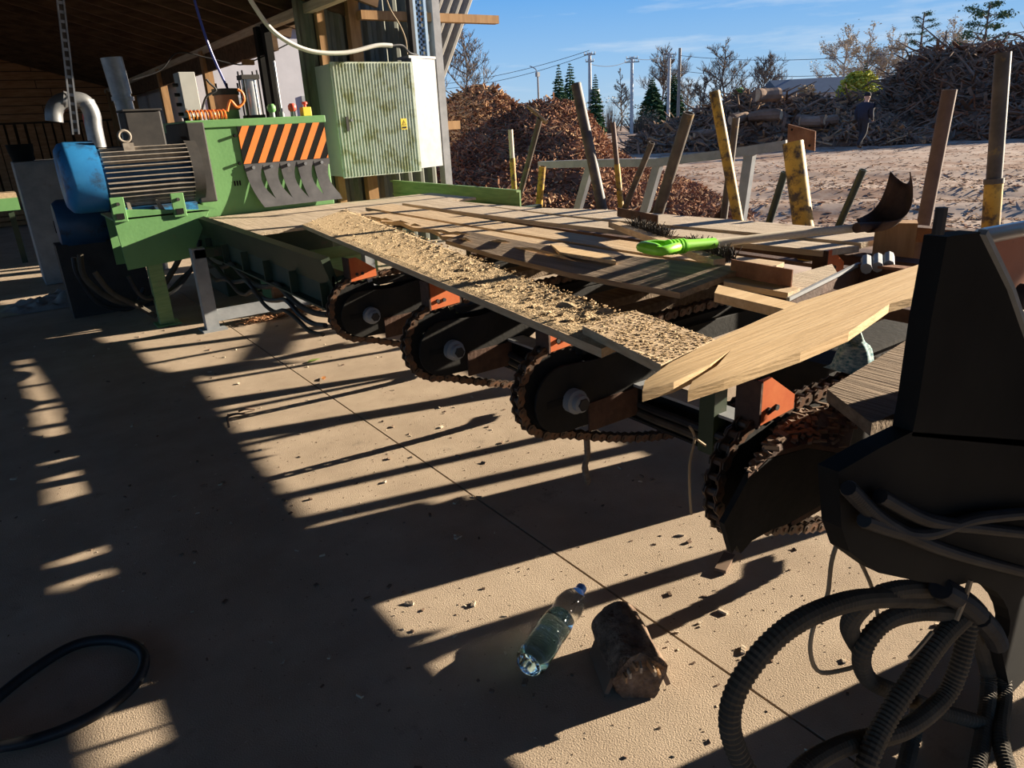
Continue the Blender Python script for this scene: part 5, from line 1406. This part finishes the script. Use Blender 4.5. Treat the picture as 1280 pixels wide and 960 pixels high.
for k, ((x_, y_), r_, L, lab) in enumerate(LOGS):
    dist = 30.4 + (3.0 if x_ > 1110 else 0); p = at_d(x_, y_, dist); f, r = vdir(x_)
    a = (.9, -1.2, 1.3, .6, -1.0, 1.2, -1.1, .5, 1.2)[k]; d = (f * math.cos(a) + r * math.sin(a) + V((0, 0, U(-.1, .1)))).normalized(); q = p + d * L * 1.3
    lg_ = thing('log', tuple(p), lab, 'log', 'cut logs in the yard heaps')
    MB().tube(crom([p, p.lerp(q, .5) + V((U(-.1, .1), U(-.1, .1), U(-.06, .06))), q], 3), [r_ * U(.85, 1.05) for _ in range(7)], 10).build('stem', M['root'], lg_)
    MB().tube([p - d * .012, p + d * .02], r_ * .84, 12).build('sawn_end', M['log_end'], lg_)
# ---- trees
def bare_tree(name, x_, ytop, dist, label, matn='trunk', seed=0, spread=.5, leaves=None, nleaf=0, base_px=None, lean=0.0, dense=1.0, group=None, rs=1.0):
    random.seed(seed)
    top = at_d(x_, ytop, dist); gz = yard_z(top.x, top.y); Hh = top.z - gz
    t = thing(name, (top.x, top.y, gz), label, 'tree', group)
    tb, bb, tips = MB(), MB(), []
    f, r = vdir(x_)
    tr = [V((top.x, top.y, gz)) + r * lean * Hh * k * k / 25 + V((U(-.02, .02), U(-.02, .02), 0)) * Hh + V((0, 0, Hh * k / 5 * .95)) for k in range(6)]
    tr = crom(tr, 3); tb.tube(tr, [Hh * .017 * rs * (1 - .85 * i / (len(tr) - 1)) for i in range(len(tr))], 6)
    def grow(p, d, L, r_, lev):
        pts = [p]; q = V(p)
        for k in range(3):
            d = (d + V((U(-.25, .25), U(-.25, .25), U(-.05, .22)))).normalized(); q = q + d * L / 3; pts.append(V(q))
        r_ = max(r_, .018); bb.tube(pts, [r_, r_ * .85, r_ * .65, r_ * .45], 4 if lev < 2 else 3, False)
        tips.append(q)
        if lev >= 3: return
        for k in range(int((6, 6, 4)[lev] * dense)):
            s_ = U(.25, 1.0); i = min(2, int(s_ * 3)); pp = pts[i].lerp(pts[i + 1], s_ * 3 - i if s_ < 1 else 1)
            a = U(0, 6.3); dd = (d * .8 + V((math.cos(a), math.sin(a), U(-.2, .6))) * .75).normalized()
            grow(pp, dd, L * U(.4, .62), r_ * .45, lev + 1)
    nb = int(13 * dense)
    for k in range(nb):
        s_ = .28 + .68 * (k + random.random()) / nb; i = int(s_ * (len(tr) - 1)); p = tr[i]
        a = k * 2.4 + U(-.4, .4); dd = V((math.cos(a), math.sin(a), U(.5, 1.2))).normalized()
        grow(p, dd, Hh * spread * (1.15 - s_) * U(.7, 1.1) * 1.1, Hh * .0085 * rs, 0 if s_ < .75 else 1)
    tb.build('trunk', M[matn], t, True); bb.build('branches', M[matn], t)
    if leaves:
        lv = MB()
        for k in range(nleaf * 2):
            c = random.choice(tips) + V((random.gauss(0, 1), random.gauss(0, 1), random.gauss(0, .8))) * Hh * .018
            s_ = Hh * U(.006, .013); R = Matrix.Rotation(U(0, 6.3), 3, 'Z') @ Matrix.Rotation(U(-1.4, 1.4), 3, 'X')
            lv.add([c + R @ V(q) for q in ((-s_, 0, 0), (0, -s_ * .6, 0), (s_, 0, 0), (0, s_ * .6, .2 * s_))], [(0, 1, 2, 3)])
        o = lv.build('foliage', M[leaves], t); o['kind'] = 'stuff'
    random.seed(5 + seed); return t
def conifer(name, x_, ytop, dist, halfw_px, label, matn='spruce', seed=0, group=None, fill=1.0):
    random.seed(seed + 50)
    top = at_d(x_, ytop, dist); gz = yard_z(top.x, top.y); Hh = top.z - gz; W_ = halfw_px * (top - CP).dot(FW) / F_PX
    t = thing(name, (top.x, top.y, gz), label, 'tree', group)
    MB().tube([(top.x, top.y, gz), (top.x, top.y, top.z)], [Hh * .018, Hh * .002], 6).build('trunk', M['trunk'], t, True)
    b = MB(); nl = 26
    for k in range(nl):
        s_ = (k + .5) / nl; z = gz + Hh * (.10 + .90 * s_); rr = W_ * (1 - s_) ** .85 * U(.8, 1.1) + .02 * Hh
        m_ = int((16 - 8 * s_) * fill)
        for j in range(m_):
            a = 2 * math.pi * (j + random.random()) / m_; d = V((math.cos(a), math.sin(a), 0)); n_ = V((-d.y, d.x, 0))
            p = V((top.x, top.y, z)); L = rr * U(.75, 1.1); wd = L * .22 + .01 * Hh; q = p + d * L + V((0, 0, -L * U(.15, .45)))
            m1 = p.lerp(q, .55) + V((0, 0, L * .06))
            b.add([p, m1 + n_ * wd, q, m1 - n_ * wd, m1 + V((0, 0, -wd * .9))], [(0, 1, 2), (0, 2, 3), (0, 4, 1), (1, 4, 2), (2, 4, 3), (3, 4, 0)])
            for e in range(3):
                c = p.lerp(q, U(.3, 1)); s2 = wd * U(.3, .7); c = c + V((U(-1, 1), U(-1, 1), U(-.6, .6))) * s2
                b.add([c + V((U(-s2, s2), U(-s2, s2), U(-s2, s2))) for _ in range(3)], [(0, 1, 2)])
    o = b.build('foliage', M[matn], t); o['kind'] = 'stuff'; random.seed(9 + seed); return t
def pine(name, x_, ytop, dist, w_px, label, seed=0):
    random.seed(seed + 80)
    top = at_d(x_, ytop, dist); gz = yard_z(top.x, top.y); Hh = top.z - gz; W_ = w_px * (top - CP).dot(FW) / F_PX
    t = thing(name, (top.x, top.y, gz), label, 'tree')
    MB().tube(crom([(top.x, top.y, gz), (top.x + .2, top.y, gz + Hh * .5), (top.x, top.y, top.z - .2)], 5), [Hh * .018 * (1 - .07 * i) for i in range(11)], 7).build('trunk', M['stake_brown'], t, True)
    bb, b = MB(), MB()
    for k in range(22):
        s_ = .45 + .55 * (k + random.random()) / 22; p = V((top.x, top.y, gz + Hh * s_ * .97)); a = k * 2.4
        L = W_ * U(.5, 1.05) * (1.1 - abs(s_ - .72) * 1.7); q = p + V((math.cos(a) * L, math.sin(a) * L, L * U(.0, .45)))
        bb.tube([p, p.lerp(q, .5) + V((0, 0, .05)), q], [Hh * .005, Hh * .004, Hh * .002], 4, False)
        for c in range(3):
            cc = p.lerp(q, U(.55, 1.05)); rr = W_ * U(.14, .27)
            for e in range(70):
                d = V((random.gauss(0, 1), random.gauss(0, 1), random.gauss(0, .45))); c3 = cc + d * rr * .55; s2 = rr * U(.10, .22)
                b.add([c3 + V((U(-s2, s2), U(-s2, s2), U(-s2, s2))) * 1.3 for _ in range(3)], [(0, 1, 2)])
    bb.build('branches', M['stake_brown'], t); o = b.build('foliage', M['pine'], t); o['kind'] = 'stuff'; random.seed(3 + seed); return t
conifer('spruce_tree', 698, 80, 70, 19, 'small spruce behind the bark heap, left of the pair', seed=1, fill=.8)
conifer('spruce_tree', 712, 78, 74, 22, 'small spruce behind the bark heap, right of the pair', seed=2, fill=.8)
conifer('spruce_tree', 744, 92, 66, 16, 'narrow spruce standing behind the utility pole with the transformer', seed=3, fill=.8)
conifer('spruce_tree', 706, 112, 60, 18, 'young spruce low behind the leaning thick stake', seed=4, fill=.8)
conifer('spruce_tree', 816, 96, 92, 26, 'broad dark spruce between the middle utility poles, left one', seed=5, fill=1.2)
conifer('spruce_tree', 843, 92, 94, 24, 'broad dark spruce between the middle utility poles, right one', seed=6, fill=1.2)
conifer('spruce_tree', 1083, 78, 74, 14, 'dark little spruce peeping over the yellow bush', seed=7)
bare_tree('bare_tree', 578, 22, 60, 'bare twiggy tree next to the shed wall corner', seed=21, spread=.42, rs=.7)
bare_tree('bare_tree', 830, 50, 110, 'large bare tree behind the two dark spruces', seed=22, spread=.40, dense=1.25)
bare_tree('bare_tree', 776, 80, 105, 'narrow bare tree left of the middle utility pole', seed=23, spread=.22)
bare_tree('bare_tree', 862, 92, 105, 'low bare tree right of the broad spruces', seed=24, spread=.4)
bare_tree('bare_tree', 908, 44, 84, 'bare tree above the stump heap, taller left one', seed=25, spread=.42, dense=1.1)
bare_tree('bare_tree', 956, 64, 82, 'bare tree above the stump heap, bushier right one', seed=26, spread=.44, dense=1.2)
bare_tree('bare_tree', 882, 84, 84, 'small bare tree at the left end of the stump heap', seed=27, spread=.42)
for k, (x_, yt, sp_, nl) in enumerate(((1062, 24, .34, 900), (1092, 24, .30, 800), (1118, 28, .28, 700), (1198, 10, .30, 700), (1132, 34, .26, 500))):
    bare_tree('birch_tree', x_, yt, 96, ('thin leaved birch furthest left in the birch row', 'thin leaved birch second from the left in the row', 'thin leaved birch left of the smaller pine', 'thin leaved birch between the two pines', 'slender low birch just left of the smaller pine')[k], 'birch', 30 + k, sp_, 'birchleaf', nl, rs=.75)
pine('pine_tree', 1156, 12, 86, 22, 'smaller dark pine above the root heap', 1)
pine('pine_tree', 1238, 1, 86, 36, 'large spreading pine above the root heap at the right', 2)
# haze of bare shrubs and yellow bush
def bush(x_, ytop, dist, w_px, label, mn, n, seed, name='bush', twigs=60, s0=.10):
    random.seed(seed); top = at_d(x_, ytop, dist); gz = yard_z(top.x, top.y); Hh = top.z - gz; W_ = w_px * (top - CP).dot(FW) / F_PX
    t = thing(name, (top.x, top.y, gz), label, 'bush'); tw, lv = MB(), MB()
    for k in range(twigs):
        a = U(0, 6.3); rr = W_ * random.random() ** .5; q = V((top.x + math.cos(a) * rr, top.y + math.sin(a) * rr, gz + Hh * U(.55, 1.0) * (1 - .35 * (rr / W_) ** 2)))
        p = V((top.x + math.cos(a) * rr * .35, top.y + math.sin(a) * rr * .35, gz)); tw.tube([p, p.lerp(q, .5) + V((U(-.1, .1), U(-.1, .1), 0)), q], [.03, .02, .006], 3, False)
    tw.build('stems', M['trunk'], t)
    for k in range(n):
        a = U(0, 6.3); rr = random.random() ** .5; h = U(.25, 1.0); lim = math.sqrt(max(0, 1 - ((h - .45) / .6) ** 2)); c = V((top.x + math.cos(a) * rr * W_ * lim, top.y + math.sin(a) * rr * W_ * lim, gz + Hh * h * (.96 + .08 * random.random())))
        s_ = s0 * U(.6, 1.4); R = Matrix.Rotation(U(0, 6.3), 3, 'Z') @ Matrix.Rotation(U(-1.4, 1.4), 3, 'X')
        lv.add([c + R @ V(q) for q in ((-s_, 0, 0), (0, -s_ * .6, 0), (s_, 0, 0), (0, s_ * .6, .2 * s_))], [(0, 1, 2, 3)])
    if n: o = lv.build('foliage', M[mn], t); o['kind'] = 'stuff'
bush(1076, 92, 46, 30, 'bright yellow green bush behind the walking person', 'bushleaf', 4200, 3)
bush(1008, 108, 44, 18, 'rusty brown leaved bush in front of the blue grey roof', 'birchleaf', 900, 4)
bush(925, 112, 44, 12, 'low green bush at the left part of the stump heap', 'greenleaf', 900, 5)
bush(760, 122, 88, 26, 'greyish bare shrub at far ground behind the spruces, left', 'birchleaf', 260, 6, 'bare_shrub', 160)
bush(885, 112, 92, 34, 'greyish bare shrub at far ground behind the stump heap', 'birchleaf', 260, 7, 'bare_shrub', 160)
bush(800, 132, 80, 30, 'greyish bare shrub below the two broad spruces', 'birchleaf', 260, 8, 'bare_shrub', 160)
bush(730, 128, 80, 20, 'greyish bare shrub beside the narrow spruce', 'birchleaf', 260, 9, 'bare_shrub', 120)
random.seed(77)
# ---- utility poles, lamp, wires
def upole(x_, ytop, dist, label, mn, arms, w_px=5, transformer=False):
    top = at_d(x_, ytop, dist); gz = yard_z(top.x, top.y); f, r = vdir(x_); m_ = (top - CP).dot(FW) / F_PX
    t = thing('utility_pole', (top.x, top.y, gz), label, 'pole', 'utility poles beyond the yard')
    MB().tube([(top.x, top.y, gz - .2), tuple(top)], [w_px * m_ * .6, w_px * m_ * .42], 8).build('pole', M[mn], t, True)
    for dy, hw in arms:
        c = top - V((0, 0, dy * m_)); MB().beam(c - r * hw * m_, c + r * hw * m_, .09, .09).build('crossarm', M['wood_pole'], t)
        for s_ in (-1, -.4, .4, 1):
            q = c + r * hw * m_ * s_ * .95; MB().cyl(q + V((0, 0, .05)), q + V((0, 0, .22)), .04, 6).build('insulator', M['concrete_pole'], t)
    if transformer:
        c = top - V((0, 0, 58 * m_)) + r * 5 * m_; MB().cyl(c, c + V((0, 0, 1.1)), .5, 10).build('transformer', M['steel_grey'], t, True)
    return top, r, m_
T1 = upole(737, 66, 70, 'utility pole left, with wide top arm and transformer', 'concrete_pole', ((2, 7), (10, 5)), 4.5, True)
T2 = upole(790, 71, 78, 'utility pole in the middle with a pale concrete shaft', 'concrete_pole', ((2, 7), (6, 9)), 4)
T3 = upole(837, 66, 84, 'utility pole left one of the close pair', 'concrete_pole', ((2, 8), (5, 6)), 4)
T4 = upole(850, 60, 82, 'utility pole right one of the close pair, without crossarm', 'wood_pole', (), 4)
lt_ = at_d(672, 83, 52); gz = yard_z(lt_.x, lt_.y); f, r = vdir(672)
lm = thing('street_lamp', (lt_.x, lt_.y, gz), 'street lamp standing behind the bark heaps', 'lamp')
tp_ = at_d(672, 92, 52)
MB().tube([(lt_.x, lt_.y, gz - .2), tuple(tp_)], [.08, .05], 8).build('pole', M['wood_pole'], lm, True)
MB().tube(crom([tp_, tp_ - r * .15 + V((0, 0, .3)), tp_ - r * .5 + V((0, 0, .48))], 4), .035, 6).build('arm', M['steel_grey'], lm, True)
MB().box(tp_ + V((0, 0, -.05)), (.22, .22, .28)).build('lamp_head', M['steel_grey'], lm)
WR = [(((540, 112), 75), (T1[0], 9)), (((540, 108), 75), (T1[0], 2))]
def sag(a, b_, k): return [a.lerp(b_, i / 12) - V((0, 0, k * 4 * (i / 12) * (1 - i / 12))) for i in range(13)]
def wire2(a, b_, k, lab): one(MB().tube(sag(a, b_, k), .022, 4), 'power_line', M['wire'], lab, 'wire', group='power lines beyond the yard')
wire2(at_d(545, 112, 80), T1[0] - V((0, 0, .1)), .5, 'lower power line running left from the transformer pole')
wire2(at_d(545, 106, 80), T1[0] + V((0, 0, .2)), .4, 'upper power line running left from the transformer pole')
wire2(T1[0] - V((0, 0, .9)), T2[0] - V((0, 0, .2)), .4, 'power line from the transformer pole to the middle pole')
wire2(T2[0] - V((0, 0, .1)), T3[0] - V((0, 0, .2)), .3, 'power line from the middle pole to the close pair')
wire2(T4[0] - V((0, 0, .7)), at_d(1300, 42, 60), .9, 'long power line crossing the sky to the right edge')
wire2(T3[0] - V((0, 0, 1.6)), at_d(1100, 90, 70), .5, 'low power line running right behind the bare trees')

# ---- person walking away
def skin_body(joints, edges, radii, name, root=0):
    me = bpy.data.meshes.new(name); me.from_pydata(joints, edges, []); o = bpy.data.objects.new(name, me); COL.objects.link(o)
    md = o.modifiers.new('skin', 'SKIN'); md.use_smooth_shade = True
    for i, v in enumerate(me.skin_vertices[0].data):
        v.radius = (radii[i][0], radii[i][1]) if isinstance(radii[i], tuple) else (radii[i], radii[i]); v.use_root = (i == root)
    sb_ = o.modifiers.new('sub', 'SUBSURF'); sb_.levels = 2; sb_.render_levels = 2
    dg = bpy.context.evaluated_depsgraph_get(); ev = o.evaluated_get(dg); m2 = bpy.data.meshes.new_from_object(ev)
    bpy.data.objects.remove(o); return m2
foot = at_z(1075, 187, -.2); gz = yard_z(foot.x, foot.y)
f, r = vdir(1075)
pe_ = thing('person', (foot.x, foot.y, gz), 'person in navy jacket, dark trousers and black cap walking across the yard', 'person')
wd = (r * .55 + f * .84).normalized(); sd3 = V((-wd.y, wd.x, 0))     # walking to the right and away
K = 1.0
def bp3(a, s_, z): return wd * a * K + sd3 * s_ * K + V((0, 0, z * K))
J = [bp3(0, 0, .92), bp3(.0, 0, 1.10), bp3(.03, 0, 1.32), bp3(.05, 0, 1.44), bp3(.07, 0, 1.52), bp3(.09, 0, 1.62), bp3(.09, 0, 1.72),      # pelvis..head 0-6
     bp3(.0, .10, .90), bp3(.16, .10, .52), bp3(.10, .10, .12), bp3(.20, .10, .04),                                                          # left leg 7-10 (forward)
     bp3(.0, -.10, .90), bp3(-.02, -.10, .50), bp3(-.28, -.10, .20), bp3(-.22, -.10, .07),                                                   # right leg 11-14 (back)
     bp3(.04, .20, 1.40), bp3(-.06, .24, 1.13), bp3(.04, .22, .90), bp3(.06, .21, .82),                                                      # left arm 15-18
     bp3(.04, -.20, 1.40), bp3(.0, -.24, 1.13), bp3(.16, -.22, .94), bp3(.20, -.20, .87)]                                                    # right arm 19-22
E_ = [(0, 1), (1, 2), (2, 3), (3, 4), (4, 5), (5, 6), (0, 7), (7, 8), (8, 9), (9, 10), (0, 11), (11, 12), (12, 13), (13, 14), (2, 15), (15, 16), (16, 17), (17, 18), (2, 19), (19, 20), (20, 21), (21, 22)]
Rr = [(.16, .14), (.17, .15), (.18, .14), .09, .06, .10, .08, .12, .085, .06, .05, .12, .085, .06, .05, .07, .05, .038, .035, .07, .05, .038, .035]
bm_ = skin_body(J, E_, Rr, 'body')
for mn in ('trousers', 'skin', 'boot', 'navy'): bm_.materials.append(M[mn])
for pf in bm_.polygons:
    z = pf.center.z; pf.material_index = 2 if z < .13 else (1 if z > 1.46 else (0 if z < .95 else 3)); pf.use_smooth = True
    q = pf.center
    if min((q - J[18]).length, (q - J[22]).length) < .065: pf.material_index = 1
bo = bpy.data.objects.new('body', bm_); COL.objects.link(bo); bo.parent = pe_
JJ = [J[0] + V((0, 0, -.04)), J[1], J[2], bp3(.05, 0, 1.45), J[15], J[16], bp3(.03, .225, .93), J[19], J[20], bp3(.14, -.22, .96)]
jm = skin_body(JJ, [(0, 1), (1, 2), (2, 3), (2, 4), (4, 5), (5, 6), (2, 7), (7, 8), (8, 9)], [(.24, .20), (.23, .19), (.24, .18), .095, .11, .085, .065, .11, .085, .065], 'jacket')
jm.materials.append(M['navy']); jo = bpy.data.objects.new('jacket', jm); COL.objects.link(jo); jo.parent = pe_
hd = bp3(.09, 0, 1.67); g = V((foot.x, foot.y, gz))
pe_['_o'] = tuple(g)
MB().lathe([(.105, 0), (.108, .03), (.10, .075), (.07, .11), (.02, .125)], g + hd - V((0, 0, .01)), (0, 0, 1), 18).build('cap', M['hatblack'], pe_, True)
MB().lathe([(.012, 0), (.018, .012), (.008, .03)], g + bp3(.185, 0, 1.60), wd, 8).build('nose', M['skin'], pe_, True)
for s_ in (-1, 1):
    MB().lathe([(.015, 0), (.028, .008), (.018, .02)], g + bp3(.075, s_ * .09, 1.61), sd3 * s_, 10).build('ear', M['skin'], pe_, True)
    MB().lathe([(.008, 0), (.012, .006), (.004, .012)], g + bp3(.172, s_ * .035, 1.635), wd, 8).build('eye', M['hatblack'], pe_, True)
MB().box(g + bp3(.178, 0, 1.565), (.05, .012, .012), math.atan2(sd3.y, sd3.x)).build('mouth', M['red_sheet'], pe_)

for o in bpy.data.objects:
    for k_ in ('_o', 'second', 'leg'):
        if k_ in o: del o[k_]
